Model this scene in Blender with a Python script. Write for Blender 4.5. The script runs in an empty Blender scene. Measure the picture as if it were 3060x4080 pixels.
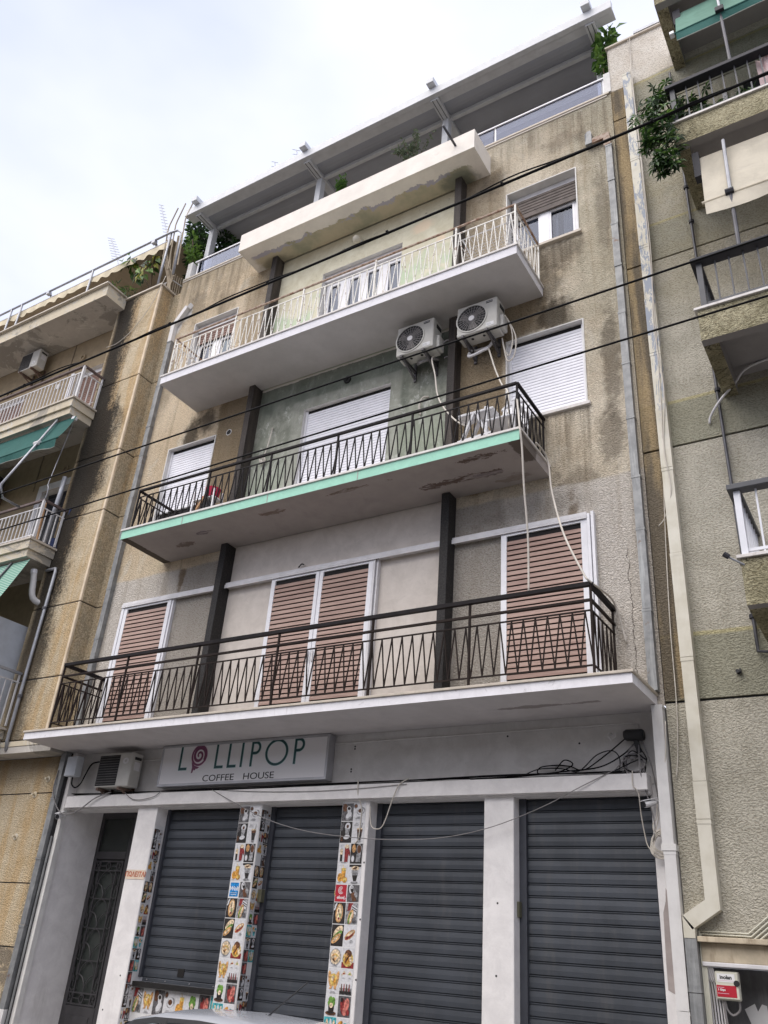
import bpy, bmesh, math, random
from mathutils import Vector, Matrix
random.seed(7)
R=math.radians
sc=bpy.context.scene; COL=sc.collection
PI=math.pi
# ------------------------------------------------------------------ camera
cam=bpy.data.cameras.new('camera'); co=bpy.data.objects.new('camera',cam); COL.objects.link(co)
cam.sensor_fit='VERTICAL'; cam.sensor_height=36.0; cam.lens=36.0*0.81931
cam.clip_start=0.1; cam.clip_end=2000
_r=Vector((0.85283065,0.5174728,0.07001271)); _u=Vector((0.19220581,-0.43573701,0.87931234)); _f=Vector((-0.48552735,0.73644766,0.47107116))
M3=Matrix((_r,_u,-_f)).transposed()
co.matrix_world=Matrix.Translation((4.17314,-8.8,1.6))@M3.to_4x4()
sc.camera=co
# ------------------------------------------------------------------ sky, sun, exposure
w=bpy.data.worlds.new('World'); sc.world=w; w.use_nodes=True
nt=w.node_tree; nt.nodes.clear()
SUN_EL,SUN_AZ=R(58),R(200)
out=nt.nodes.new('ShaderNodeOutputWorld'); bg=nt.nodes.new('ShaderNodeBackground'); bg.inputs['Strength'].default_value=0.055
sky=nt.nodes.new('ShaderNodeTexSky'); sky.sky_type='NISHITA'; sky.sun_disc=False
sky.sun_elevation=SUN_EL; sky.sun_rotation=SUN_AZ; sky.dust_density=3.0; sky.air_density=1.0
tc=nt.nodes.new('ShaderNodeTexCoord')
mp=nt.nodes.new('ShaderNodeMapping'); mp.inputs['Scale'].default_value=(1.0,1.0,2.0)
nz=nt.nodes.new('ShaderNodeTexNoise'); nz.inputs['Scale'].default_value=1.6; nz.inputs['Detail'].default_value=5; nz.inputs['Roughness'].default_value=.5
rp=nt.nodes.new('ShaderNodeValToRGB'); rp.color_ramp.elements[0].position=.36; rp.color_ramp.elements[0].color=(5.9,6.35,8.5,1)
rp.color_ramp.elements[1].position=.62; rp.color_ramp.elements[1].color=(8.2,8.35,9.2,1)
mx=nt.nodes.new('ShaderNodeMix'); mx.data_type='RGBA'; mx.inputs[0].default_value=.93
nt.links.new(tc.outputs['Generated'],mp.inputs[0]); nt.links.new(mp.outputs[0],nz.inputs['Vector']); nt.links.new(nz.outputs[0],rp.inputs[0])
nt.links.new(sky.outputs[0],mx.inputs[6]); nt.links.new(rp.outputs[0],mx.inputs[7]); nt.links.new(mx.outputs[2],bg.inputs['Color']); nt.links.new(bg.outputs[0],out.inputs[0])
sl=bpy.data.lights.new('sun','SUN'); sl.energy=1.5; sl.angle=R(70); sl.color=(1,.93,.85)
so=bpy.data.objects.new('sun',sl); COL.objects.link(so)
_d=Vector((math.sin(SUN_AZ)*math.cos(SUN_EL),math.cos(SUN_AZ)*math.cos(SUN_EL),math.sin(SUN_EL)))
so.rotation_euler=_d.to_track_quat('Z','Y').to_euler()
sc.view_settings.view_transform='Standard'; sc.view_settings.look='None'; sc.view_settings.gamma=1.0; sc.view_settings.use_curve_mapping=False
sc.view_settings.exposure=1.36
# ------------------------------------------------------------------ materials
def nd(t,typ,ins={},**props):
    n=t.nodes.new(typ)
    for k,v in props.items(): setattr(n,k,v)
    for k,v in ins.items():
        s=n.inputs[k]
        if isinstance(v,bpy.types.NodeSocket): t.links.new(v,s)
        elif hasattr(s.default_value,'__len__') and len(s.default_value)==4 and len(v)==3: s.default_value=(*v,1)
        else: s.default_value=v
    return n
class T:
    """small shader-graph helper"""
    def __init__(s,name):
        s.m=bpy.data.materials.new(name); s.m.use_nodes=True; s.t=s.m.node_tree; s.t.nodes.clear()
        s.pos=nd(s.t,'ShaderNodeNewGeometry').outputs['Position']
        s.sep=None
    def xyz(s,i):
        if s.sep is None: s.sep=nd(s.t,'ShaderNodeSeparateXYZ',{0:s.pos})
        return s.sep.outputs[i]
    def obj(s): return nd(s.t,'ShaderNodeTexCoord').outputs['Object']
    def rnd(s): return nd(s.t,'ShaderNodeObjectInfo').outputs['Random']
    def vec(s,sc,v=None,off=(0,0,0)): return nd(s.t,'ShaderNodeVectorMath',{0:v if v is not None else s.pos,1:sc,2:off},operation='MULTIPLY_ADD').outputs[0]
    def noise(s,scale=1,detail=4,rough=.55,dist=0,v=None): return nd(s.t,'ShaderNodeTexNoise',{'Vector':v if v is not None else s.pos,'Scale':scale,'Detail':detail,'Roughness':rough,'Distortion':dist}).outputs[0]
    def vor(s,scale,v=None,feature='F1',rnd=1): 
        n=nd(s.t,'ShaderNodeTexVoronoi',{'Vector':v if v is not None else s.pos,'Scale':scale,'Randomness':rnd},feature=feature); return n.outputs['Distance']
    def mr(s,v,a,b,c=0,d=1,smooth=True): return nd(s.t,'ShaderNodeMapRange',{0:v,1:a,2:b,3:c,4:d},interpolation_type='SMOOTHSTEP' if smooth else 'LINEAR').outputs[0]
    def ma(s,op,a,b=0,c=0): return nd(s.t,'ShaderNodeMath',{0:a,1:b,2:c},operation=op).outputs[0]
    def mul(s,a,b): return s.ma('MULTIPLY',a,b)
    def add(s,a,b): return s.ma('ADD',a,b)
    def mix(s,f,a,b,mode='MIX'): return nd(s.t,'ShaderNodeMix',{0:f,6:a,7:b},data_type='RGBA',blend_type=mode).outputs[2]
    def rect(s,x0,x1,z0,z1,e=.08,jit=None):
        """soft mask of a patch on the wall, edge wobbled by jit"""
        X,Z=s.xyz(0),s.xyz(2)
        if jit is not None: X=s.add(X,jit); Z=s.add(Z,jit)
        a=s.mul(s.mr(X,x0-e,x0+e),s.mr(X,x1+e,x1-e)); b=s.mul(s.mr(Z,z0-e,z0+e),s.mr(Z,z1+e,z1-e))
        return s.mul(a,b)
    def blob(s,c,r,jit=None,axes=(0,2),lo=.2,hi=.7):
        a=s.ma('DIVIDE',s.ma('SUBTRACT',s.xyz(axes[0]),c[0]),r[0]); b=s.ma('DIVIDE',s.ma('SUBTRACT',s.xyz(axes[1]),c[1]),r[1])
        d=s.ma('SQRT',s.add(s.mul(a,a),s.mul(b,b))); d=s.ma('SUBTRACT',1.0,d)
        if jit is not None: d=s.add(d,jit)
        return s.mr(d,lo,hi)
    def end(s,col,rough=.8,metal=0,h=None,dist=.01,strength=1,spec=.3,**kw):
        ins={'Base Color':col,'Roughness':rough,'Metallic':metal,'Specular IOR Level':spec}; ins.update(kw)
        if h is not None: ins['Normal']=nd(s.t,'ShaderNodeBump',{'Height':h,'Distance':dist,'Strength':strength}).outputs[0]
        b=nd(s.t,'ShaderNodeBsdfPrincipled',ins); o=nd(s.t,'ShaderNodeOutputMaterial',{0:b.outputs[0]})
        return s.m
def simple(name,c,rough=.6,metal=0,var=.15,nscale=6,bump=0,bscale=60,spec=.4,dirt=None,**kw):
    """paint, metal, plastic: a base colour with uneven wear"""
    t=T(name); n=t.noise(nscale,4,.6)
    col=t.mix(t.mr(n,.3,.7),tuple(x*(1-var) for x in c),tuple(min(1,x*(1+var)) for x in c))
    if dirt: 
        dn=t.noise(1,5,.65,v=t.vec((9,9,1.6)))
        col=t.mix(t.mul(t.mr(dn,.5,.75),dirt[3] if len(dirt)>3 else .6),col,dirt[:3])
    h=t.noise(bscale,3) if bump else None
    return t.end(col,rough,metal,h,.004,bump,spec,**kw)
def stucco_h(t,flat=1.0):
    """worm-like roughcast relief"""
    n1=t.noise(1,2,.55,.7,v=t.vec((38,38,56))); n2=t.noise(110,2,.5)
    return t.add(t.mul(t.mr(n1,.35,.65),.8*flat),t.mul(n2,.25))
MAT={}
def rough_end(t,col,dist,strength,k):
    h=stucco_h(t); col=t.mix(t.mul(t.mr(h,.42,.12),k),col,(.45,.42,.38),'MULTIPLY'); return t.end(col,.95,0,h,dist,strength,.15)
def main_stucco():
    t=T('old_ochre_roughcast')
    j=t.ma('SUBTRACT',t.noise(2.2,5,.65),.5); j2=t.ma('SUBTRACT',t.noise(7,4,.6),.5)
    big=t.noise(.7,5,.6); streak=t.noise(1,5,.6,.3,v=t.vec((4.2,4.2,.28)))
    mott=t.noise(5,5,.7)
    col=t.mix(t.mr(big,.32,.66),(.53,.445,.325),(.72,.645,.52))
    col=t.mix(t.mul(t.mr(mott,.45,.72),.55),col,(.74,.67,.54))
    # left part keeps a warmer orange tone
    col=t.mix(t.mul(t.mr(t.add(t.xyz(0),t.mul(j,2)),-4.0,-5.6),.45),col,(.68,.52,.33))
    # grey-green lichen on the right upper wall
    g=t.mul(t.mr(t.add(t.xyz(0),t.mul(j,2.5)),.9,1.7),t.mr(t.xyz(2),8,10))
    col=t.mix(t.mul(g,.45),col,(.42,.41,.32))
    col=t.mix(t.mul(t.mr(streak,.50,.72),.55),col,(.31,.24,.155))
    pale=t.mul(t.mr(t.noise(1,5,.7,.6,v=t.vec((1.9,1.9,1.1),off=(4,0,7))),.54,.66),.6); col=t.mix(pale,col,(.70,.645,.54))
    grime=t.mul(t.mr(t.noise(1,6,.75,.5,v=t.vec((1.3,1.3,.8),off=(9,0,2))),.53,.72),.50); col=t.mix(grime,col,(.27,.225,.165))
    speck=t.mul(t.mr(t.noise(16,4,.75),.62,.70),.45); col=t.mix(speck,col,(.15,.12,.085))
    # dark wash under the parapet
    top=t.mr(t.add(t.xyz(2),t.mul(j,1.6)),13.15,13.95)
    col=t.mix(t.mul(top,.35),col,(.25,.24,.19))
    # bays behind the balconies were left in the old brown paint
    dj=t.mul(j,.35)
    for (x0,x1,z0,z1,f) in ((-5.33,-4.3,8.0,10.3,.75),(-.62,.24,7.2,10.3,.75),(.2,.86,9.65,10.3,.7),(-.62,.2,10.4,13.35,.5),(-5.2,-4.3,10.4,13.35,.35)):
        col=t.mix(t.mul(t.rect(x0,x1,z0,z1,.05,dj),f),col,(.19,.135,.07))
    # water runs from the sills and slab ends
    run=t.mr(t.noise(1,5,.65,.25,v=t.vec((8,8,.35))),.42,.64)
    for x0,x1,z,L in ((.22,1.46,11.2,1.5),(.2,1.5,8.12,1.4),(-6.5,-5.3,11.2,.7),(1.5,2.0,13.9,3.0),(-7.1,-5.1,13.95,1.6),(.0,1.5,13.95,1.0)):
        m_=t.mul(t.mul(t.rect(x0,x1,z-L,z,.06,t.mul(j,.2)),t.mr(t.xyz(2),z-L,z-.1)),run); col=t.mix(t.mul(m_,.6),col,(.17,.14,.10))
    # black runs below slab corners and sills
    jj=t.mul(t.add(j,j2),.9)
    for c,r,f in (((-5.95,9.75),(.28,.75),.9),((-5.6,9.95),(.35,.4),.8),((.98,9.85),(.45,.5),.85),((.95,6.6),(.25,.9),.8),((.55,7.9),(.5,.5),.5),((1.1,10.95),(.6,.5),.6),((.9,10.4),(.35,.7),.5),((1.7,7.6),(.3,.7),.55),((-5.75,12.8),(.5,.6),.35),((-6.9,11.2),(.3,1.2),.35),((.0,13.0),(.4,.5),.45),((1.2,13.4),(.7,.35),.35),((-6.6,13.1),(.5,.7),.4),((1.75,8.8),(.22,1.6),.6),((1.78,11.5),(.2,1.6),.4),((1.25,6.95),(.5,.5),.4)):
        col=t.mix(t.mul(t.blob(c,r,jj),f),col,(.075,.06,.042))
    col=t.mix(t.mul(t.blob((-6.82,13.0),(.22,.32),jj),.95),col,(.80,.78,.74)); col=t.mix(t.mul(t.blob((-7.0,12.7),(.12,.3),jj),.9),col,(.78,.76,.72))
    # lower storey was repainted off-white
    low=t.mr(t.add(t.xyz(2),t.mul(j,.12)),7.05,6.99)
    lc=t.mix(t.mr(streak,.45,.7),(.62,.575,.515),(.49,.44,.375))
    lc=t.mix(t.mul(t.mr(mott,.5,.8),.5),lc,(.70,.665,.61))
    for (x0,x1) in ((-5.45,-4.3),(-.62,.22)):  # greyer bay ends, colour also darkened for the shade under the balcony
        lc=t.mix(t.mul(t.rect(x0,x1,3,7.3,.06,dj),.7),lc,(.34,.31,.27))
    lc=t.mix(t.mul(t.blob((-5.45,6.85),(.1,.6),jj),.8),lc,(.20,.14,.08))
    lc=t.mix(t.mul(t.blob((1.15,6.3),(.16,1.0),jj),.75),lc,(.17,.12,.07))
    lc=t.mix(t.mul(t.blob((.6,6.75),(1.2,.3),jj),.35),lc,(.2,.17,.13))
    col=t.mix(low,col,lc)
    # cracks by the downpipe
    cr=t.ma('ABSOLUTE',t.ma('SUBTRACT',t.add(t.mul(t.noise(5,5,.7,.4),.16),t.xyz(0)),1.86))
    crn=t.mul(t.mr(cr,.008,.0),t.rect(1.6,1.95,4.3,6.0,.05,dj)); col=t.mix(t.mul(crn,.9),col,(.05,.04,.03))
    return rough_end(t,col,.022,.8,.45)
def wall_plaster(name,kind):
    t=T(name); j=t.ma('SUBTRACT',t.noise(2.5,5,.65),.5); m=t.noise(4,5,.7,.4); fine=t.noise(22,4,.7)
    if kind=='green':
        col=t.mix(t.mr(m,.3,.7),(.18,.19,.155),(.35,.36,.305))
        col=t.mix(t.mul(t.mr(t.noise(1,4,.6,v=t.vec((3,3,.5))),.45,.7),.5),col,(.11,.13,.10))
        col=t.mix(t.mul(t.mr(t.noise(1,6,.78,.8,v=t.vec((5,5,3))),.53,.66),.8),col,(.55,.56,.51)); col=t.mix(t.mul(t.mr(t.noise(1,5,.7,.3,v=t.vec((10,10,1.6))),.55,.72),.5),col,(.085,.09,.075))
        col=t.mix(t.mul(t.rect(-4.5,-3.5,7.3,8.6,.35,j),.5),col,(.40,.45,.36))
        col=t.mix(t.mul(t.rect(-1.6,-.5,7.3,8.8,.3,j),.45),col,(.36,.41,.31))
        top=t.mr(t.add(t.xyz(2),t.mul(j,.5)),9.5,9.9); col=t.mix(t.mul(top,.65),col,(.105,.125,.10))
        col=t.mix(t.mr(t.add(t.xyz(2),t.mul(j,.10)),10.205,10.21),col,(.62,.58,.52))
        lum=t.rect(-3.62,-1.5,7.3,9.75,.03,t.mul(j,.05)); col=t.mix(t.mul(lum,.35),col,(.42,.42,.37))
    elif kind=='cream':
        col=t.mix(t.mr(m,.3,.7),(.58,.54,.40),(.70,.67,.53))
        gr=t.mul(t.mr(t.add(t.xyz(2),t.mul(j,2.2)),12.3,11.6),t.mr(t.noise(1.3,4,.6),.38,.55)); col=t.mix(t.mul(gr,.75),col,(.44,.57,.40))
        sp=t.mul(t.mr(t.noise(13,5,.8,.6),.60,.66),t.mr(t.noise(1.1,3,.5),.45,.6)); col=t.mix(t.mul(sp,.8),col,(.13,.11,.08))
        for c,r in (((-.95,12.3),(.14,.17)),((-1.3,12.75),(.35,.2))): col=t.mix(t.blob(c,r,t.mul(j,1.3)),col,(.74,.62,.46))
        top=t.mr(t.add(t.xyz(2),t.mul(j,.6)),12.85,13.35); col=t.mix(t.mul(top,.55),col,(.42,.36,.24))
    elif kind=='white':
        col=t.mix(t.mr(m,.3,.7),(.56,.51,.46),(.66,.605,.55)); col=t.mix(t.mul(t.mr(fine,.6,.75),.3),col,(.38,.34,.31))
        col=t.mix(t.mul(t.mr(t.noise(1,5,.7,v=t.vec((4,4,.6))),.55,.75),.25),col,(.40,.37,.34))
    elif kind=='shop':
        col=t.mix(t.mr(m,.3,.7),(.70,.68,.675),(.82,.80,.79)); col=t.mix(t.mul(t.mr(fine,.62,.78),.25),col,(.36,.34,.33))
        sm=t.mul(t.mr(t.noise(1,5,.7,.3,v=t.vec((5,5,.8))),.5,.75),t.mr(t.xyz(2),1.6,.2)); col=t.mix(t.mul(sm,.45),col,(.33,.31,.29))
    elif kind=='shopgrey':
        col=t.mix(t.mr(m,.3,.7),(.56,.545,.53),(.66,.645,.63)); col=t.mix(t.mul(t.mr(fine,.6,.75),.3),col,(.24,.23,.22))
    return t.end(col,.85,0,t.add(t.mul(m,.5),t.mul(fine,.4)),.01,.5,.2)
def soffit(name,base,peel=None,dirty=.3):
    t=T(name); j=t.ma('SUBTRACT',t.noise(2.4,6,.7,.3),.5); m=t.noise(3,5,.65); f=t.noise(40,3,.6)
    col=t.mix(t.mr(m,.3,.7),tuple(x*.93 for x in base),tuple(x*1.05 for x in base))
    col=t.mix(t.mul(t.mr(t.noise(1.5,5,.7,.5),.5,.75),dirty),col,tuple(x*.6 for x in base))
    h=t.add(t.mul(m,.4),t.mul(f,.3))
    if peel=='parapet':      # paint gone along the wall side of the slab, lilac patches at the edge
        y=t.add(t.xyz(1),t.mul(j,.42)); low=t.mr(t.xyz(2),13.34,13.32)
        nearright=t.mul(t.mr(t.add(t.xyz(0),t.mul(j,.5)),-.25,-.35),t.mr(t.add(t.xyz(0),t.mul(j,.5)),-4.95,-4.75))
        pe=t.mul(t.mul(t.mr(y,-.37,-.355),low),nearright)
        pc=t.mix(t.mr(t.noise(1.1,4,.6),.4,.62),(.33,.33,.24),(.52,.46,.33))
        col=t.mix(pe,col,pc)
        ed=t.mul(t.mul(t.mul(t.mr(y,-.37,-.36),t.mr(y,-.28,-.30)),low),t.mul(t.mr(t.noise(2.2,4,.6),.455,.48),nearright)); col=t.mix(ed,col,(.43,.41,.47))
        dk=t.mul(t.blob((-.55,-.12),(.55,.4),t.mul(j,1.2),(0,1)),low); col=t.mix(t.mul(dk,.8),col,(.17,.18,.14))
        dk=t.mul(t.blob((-4.5,-.05),(.6,.25),t.mul(j,1.2),(0,1)),low); col=t.mix(t.mul(dk,.6),col,(.2,.19,.14))
        front=t.mul(t.mr(t.noise(6,6,.75,1.2),.6,.68),t.mr(t.xyz(2),13.34,13.36)); col=t.mix(t.mul(front,.25),col,(.45,.40,.36))
        h=t.add(h,t.mul(pe,-1.5))
    if peel=='spalled':
        for c,r,cc in (((-.15,-.42),(.85,.09),(.13,.09,.075)),((.15,-.40),(.35,.05),(.27,.24,.26)),((.28,-.80),(.38,.09),(.12,.085,.07)),((-4.52,-.62),(.20,.06),(.22,.19,.21)),((-3.1,-.70),(.3,.07),(.22,.17,.14)),((-5.1,-.42),(.22,.09),(.20,.16,.14)),((-1.7,-.8),(.6,.05),(.2,.16,.13)),((.45,-.2),(.3,.1),(.3,.26,.23))):
            b=t.mul(t.blob(c,r,t.mul(j,3.6),(0,1),.25,.4),t.mr(t.noise(1,5,.75,1.2,v=t.vec((3,16,3))),.42,.50)); col=t.mix(t.mul(b,.9),col,cc); h=t.add(h,t.mul(b,-1.2))
        ed=t.mr(t.add(t.xyz(0),t.mul(j,.25)),-5.78,-5.80); col=t.mix(ed,col,(.10,.085,.07))
        ed=t.mul(t.mr(t.add(t.xyz(0),t.mul(j,.3)),.70,.72),t.mr(t.add(t.xyz(1),t.mul(j,.8)),-.45,-.5)); col=t.mix(t.mul(ed,.85),col,(.11,.09,.075))
    if peel=='mould':
        bl=t.mul(t.mr(t.noise(1.1,6,.7,.8),.50,.56),.75); col=t.mix(bl,col,(.27,.255,.23)); b2=t.mul(t.mr(t.noise(1.9,6,.75,.5),.60,.63),.8); col=t.mix(b2,col,(.60,.58,.53))
        li=t.mr(t.ma('ABSOLUTE',t.ma('SUBTRACT',t.noise(1.1,5,.7,1),.5)),.012,.004); col=t.mix(t.mul(li,.8),col,(.55,.53,.48))
    if peel=='crackR':
        b=t.blob((.8,-.35),(.9,.06),t.mul(j,3),(0,1),.2,.5); col=t.mix(t.mul(b,.7),col,(.22,.19,.18))
    return t.end(col,.85,0,h,.008,.5,.2)
def left_stucco():
    t=T('ochre_roughcast_with_black_algae')
    j=t.ma('SUBTRACT',t.noise(1,5,.65,v=t.vec((2.4,2.4,1.1))),.5); fine=t.noise(30,3,.7)
    streak=t.noise(1,5,.6,.3,v=t.vec((3.4,3.4,.35))); mott=t.noise(3,5,.65)
    col=t.mix(t.mr(mott,.3,.7),(.55,.43,.27),(.66,.56,.40))
    col=t.mix(t.mul(t.mr(streak,.46,.66),.6),col,(.58,.39,.19))
    col=t.mix(t.mul(t.mr(streak,.58,.36),.25),col,(.70,.62,.48))
    X=t.xyz(0)
    a=t.add(X,t.mul(j,.75)); a=t.add(a,t.mul(t.ma('SUBTRACT',fine,.5),.7))
    zb=t.add(t.xyz(2),t.mul(j,1.5)); wide=t.mul(t.mr(zb,8.3,9.0),t.mr(zb,11.1,10.5)); a=t.add(a,t.mul(wide,-.34))
    blk=t.mul(t.mr(a,-7.76,-8.20),t.mr(t.add(X,t.mul(j,.15)),-8.68,-8.50))
    zmod=t.mr(t.xyz(2),4.3,7.2,.72,1.0); front=t.mr(t.xyz(1),-.30,-.32)
    col=t.mix(t.mul(t.mul(t.mul(blk,zmod),front),.96),col,(.026,.024,.022))
    s=t.mul(t.mr(X,-7.42,-7.38),1.0); sidefine=t.mr(t.add(fine,t.mul(mott,.5)),.65,.85)
    col=t.mix(t.mul(s,t.mul(sidefine,.6)),col,(.22,.185,.12))
    gd=t.mul(t.mr(t.add(t.xyz(2),t.mul(j,1.0)),4.15,3.3,0,1),1); nearTop=t.mul(t.mr(t.xyz(2),3.4,4.15),t.mr(t.xyz(2),4.3,4.2)); col=t.mix(t.mul(nearTop,.6),col,(.16,.11,.06))
    low=t.mul(t.mr(t.add(t.xyz(2),t.mul(j,.4)),1.42,1.38),t.mr(t.noise(4,5,.7,.5),.38,.48)); col=t.mix(t.mul(low,.85),col,(.22,.19,.15))
    return rough_end(t,col,.022,.75,.45)
def right_stucco():
    t=T('grey_green_roughcast')
    j=t.ma('SUBTRACT',t.noise(1.8,5,.65),.5); mott=t.noise(2.2,5,.65); streak=t.noise(1,5,.6,.3,v=t.vec((4,4,.3)))
    col=t.mix(t.mr(mott,.3,.7),(.42,.395,.325),(.54,.51,.43))
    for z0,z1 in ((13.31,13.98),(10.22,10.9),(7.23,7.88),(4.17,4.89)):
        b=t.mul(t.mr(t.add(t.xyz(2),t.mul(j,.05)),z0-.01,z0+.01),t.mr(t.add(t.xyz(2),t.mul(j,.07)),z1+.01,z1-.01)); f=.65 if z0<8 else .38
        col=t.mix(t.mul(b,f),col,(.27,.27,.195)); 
        e=t.mul(t.mr(t.add(t.xyz(2),t.mul(j,.05)),z1-.05,z1-.02),t.mr(t.add(t.xyz(2),t.mul(j,.05)),z1+.02,z1)); col=t.mix(t.mul(e,.7),col,(.55,.49,.27))
    yl=t.mul(t.mr(t.noise(.9,4,.6),.45,.65),t.mr(t.xyz(2),8,11)); col=t.mix(t.mul(yl,.4),col,(.46,.40,.24))
    col=t.mix(t.mul(t.mr(streak,.52,.75),.4),col,(.21,.19,.13))
    br=t.mul(t.mr(t.add(t.xyz(0),t.mul(j,.05)),2.33,2.28),t.mul(t.mr(t.add(t.xyz(2),t.mul(j,.1)),4.16,4.22),t.mr(t.add(t.xyz(2),t.mul(j,.25)),14.08,14.0)))
    bc=t.mix(t.mr(t.add(streak,t.mul(mott,.25)),.50,.72),(.40,.30,.165),(.13,.105,.075)); col=t.mix(t.mul(br,.9),col,bc)
    wh=t.mr(t.add(t.xyz(2),t.mul(j,.16)),14.0,14.04); col=t.mix(wh,col,t.mix(t.mr(mott,.3,.7),(.66,.60,.52),(.76,.72,.65)))
    return rough_end(t,col,.02,.7,.5)
def balcony_stucco():
    t=T('lichen_balcony_roughcast'); j=t.ma('SUBTRACT',t.noise(2.5,5,.65),.5); m=t.noise(2.0,6,.7)
    col=t.mix(t.mr(m,.35,.65),(.27,.245,.155),(.50,.455,.31)); col=t.mix(t.mul(t.mr(t.noise(6,5,.7),.5,.7),.5),col,(.13,.12,.085))
    crk=t.ma('ABSOLUTE',t.ma('SUBTRACT',t.noise(1.1,4,.6,.5),.5)); col=t.mix(t.mul(t.mul(t.mr(crk,.004,.001),t.mr(t.xyz(0),3.42,3.3)),.8),col,(.05,.045,.03))
    return rough_end(t,col,.022,.85,.8)
def marble(name,c):
    t=T(name); n=t.noise(5,6,.7,.8); col=t.mix(t.mr(n,.3,.7),tuple(x*.8 for x in c),c); col=t.mix(t.mul(t.mr(t.noise(14,4,.7),.55,.75),.4),col,(.3,.26,.22)); return t.end(col,.55,0,n,.004,.4,.35)
def slatwood():
    t=T('brown_wood_print_slats'); r=t.rnd(); v=t.vec((3,3,60)); n=t.noise(1,4,.6,.6,v=v); off=t.mul(r,.5)
    col=t.mix(t.mr(t.add(n,t.mul(off,.3)),.3,.85),(.27,.17,.14),(.43,.30,.25)); return t.end(col,.5,0,n,.002,.3,.35)
def galvan():
    t=T('galvanised_sheet'); n=t.noise(7,4,.65); v=t.vor(30); col=t.mix(t.mr(n,.3,.7),(.19,.195,.20),(.29,.295,.295)); col=t.mix(t.mul(t.mr(t.noise(1,5,.7,v=t.vec((14,14,1.2))),.52,.72),.55),col,(.45,.47,.47)); col=t.mix(t.mul(t.mr(t.noise(6,5,.7),.64,.7),.7),col,(.16,.085,.05)); return t.end(col,.6,.35,n,.003,.3,.4)
def ductpaint():
    t=T('cream_paint_flaking_off_zinc'); n=t.noise(1,6,.75,.5,v=t.vec((9,9,2.4))); fl=t.mul(t.mr(n,.5,.53),t.mr(t.add(t.xyz(2),t.mul(t.noise(2),2)),8.3,9.2)); col=t.mix(t.mr(t.noise(5),.3,.7),(.55,.52,.43),(.64,.615,.53)); col=t.mix(t.mul(t.mr(t.noise(1,5,.7,v=t.vec((12,12,1))),.55,.75),.3),col,(.42,.38,.25)); col=t.mix(fl,col,(.285,.315,.37)); return t.end(col,.6,0,fl,.002,.6,.35)
def rail_rusty():
    t=T('white_rail_paint_with_rust'); n=t.noise(18,5,.75,.5); n2=t.noise(2,3,.5); f=t.mul(t.mr(n,.55,.62),t.mr(t.add(n2,t.mul(t.xyz(0),-.05)),.35,.7)); col=t.mix(t.mul(f,.9),(.76,.745,.70),(.22,.10,.05)); return t.end(col,.6,0,f,.003,.5,.35)
def rusty():
    t=T('rusted_handrail'); n=t.noise(12,5,.7); col=t.mix(t.mr(n,.35,.6),(.20,.105,.065),(.42,.34,.28)); return t.end(col,.8,0,n,.004,.5)
def stripes():
    t=T('green_striped_canvas'); wv=t.ma('SINE',t.mul(t.add(t.xyz(1),t.mul(t.xyz(2),-1)),230)); col=t.mix(t.mr(wv,-.2,.8),(.045,.22,.16),(.42,.52,.44)); return t.end(col,.8)
def canvas(name,c,trans=.3):
    t=T(name); n=t.noise(3,4,.6,.4); col=t.mix(t.mr(n,.3,.7),tuple(x*.85 for x in c),c); col=t.mix(t.mul(t.mr(t.noise(1,5,.7,v=t.vec((4,4,1.0))),.5,.75),.25),col,tuple(x*.55 for x in c))
    b=nd(t.t,'ShaderNodeBsdfPrincipled',{'Base Color':col,'Roughness':.85,'Specular IOR Level':.15,'Normal':nd(t.t,'ShaderNodeBump',{'Height':n,'Distance':.03,'Strength':.5}).outputs[0]}); tr=nd(t.t,'ShaderNodeBsdfTranslucent',{'Color':col}); mxs=nd(t.t,'ShaderNodeMixShader',{0:trans,1:b.outputs[0],2:tr.outputs[0]}); nd(t.t,'ShaderNodeOutputMaterial',{0:mxs.outputs[0]}); return t.m
def leafmat(name,a,b):
    t=T(name); n=t.noise(9,3,.6); col=t.mix(t.mr(n,.35,.65),a,b)
    bs=nd(t.t,'ShaderNodeBsdfPrincipled',{'Base Color':col,'Roughness':.45,'Specular IOR Level':.4}); tr=nd(t.t,'ShaderNodeBsdfTranslucent',{'Color':b}); ms=nd(t.t,'ShaderNodeMixShader',{0:.25,1:bs.outputs[0],2:tr.outputs[0]}); nd(t.t,'ShaderNodeOutputMaterial',{0:ms.outputs[0]}); return t.m
def glass(name,tint=(.55,.58,.62)):
    t=T(name); gl=nd(t.t,'ShaderNodeBsdfGlossy',{'Color':(.62,.66,.78),'Roughness':.04}); tr=nd(t.t,'ShaderNodeBsdfTransparent',{'Color':tint}); lw=nd(t.t,'ShaderNodeLayerWeight',{0:.5}); f=t.add(t.mul(t.ma('POWER',lw.outputs['Facing'],4),.8),.05); ms=nd(t.t,'ShaderNodeMixShader',{0:f,1:tr.outputs[0],2:gl.outputs[0]}); nd(t.t,'ShaderNodeOutputMaterial',{0:ms.outputs[0]}); return t.m
def pilaster_paint():
    t=T('dark_brown_roughcast'); n=t.noise(45,4,.7,.5); m=t.noise(1,5,.6,v=t.vec((6,6,.6))); z=t.mr(t.xyz(2),7.15,7.25)
    col=t.mix(t.mr(m,.35,.7),(.028,.023,.021),(.075,.062,.052)); col=t.mix(t.mul(t.mr(n,.55,.7),.5),col,(.17,.15,.13)); low=t.mix(t.mr(n,.4,.7),(.016,.015,.015),(.042,.038,.036)); col=t.mix(z,low,col); return t.end(col,.7,0,n,.01,.7,.35)
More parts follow.
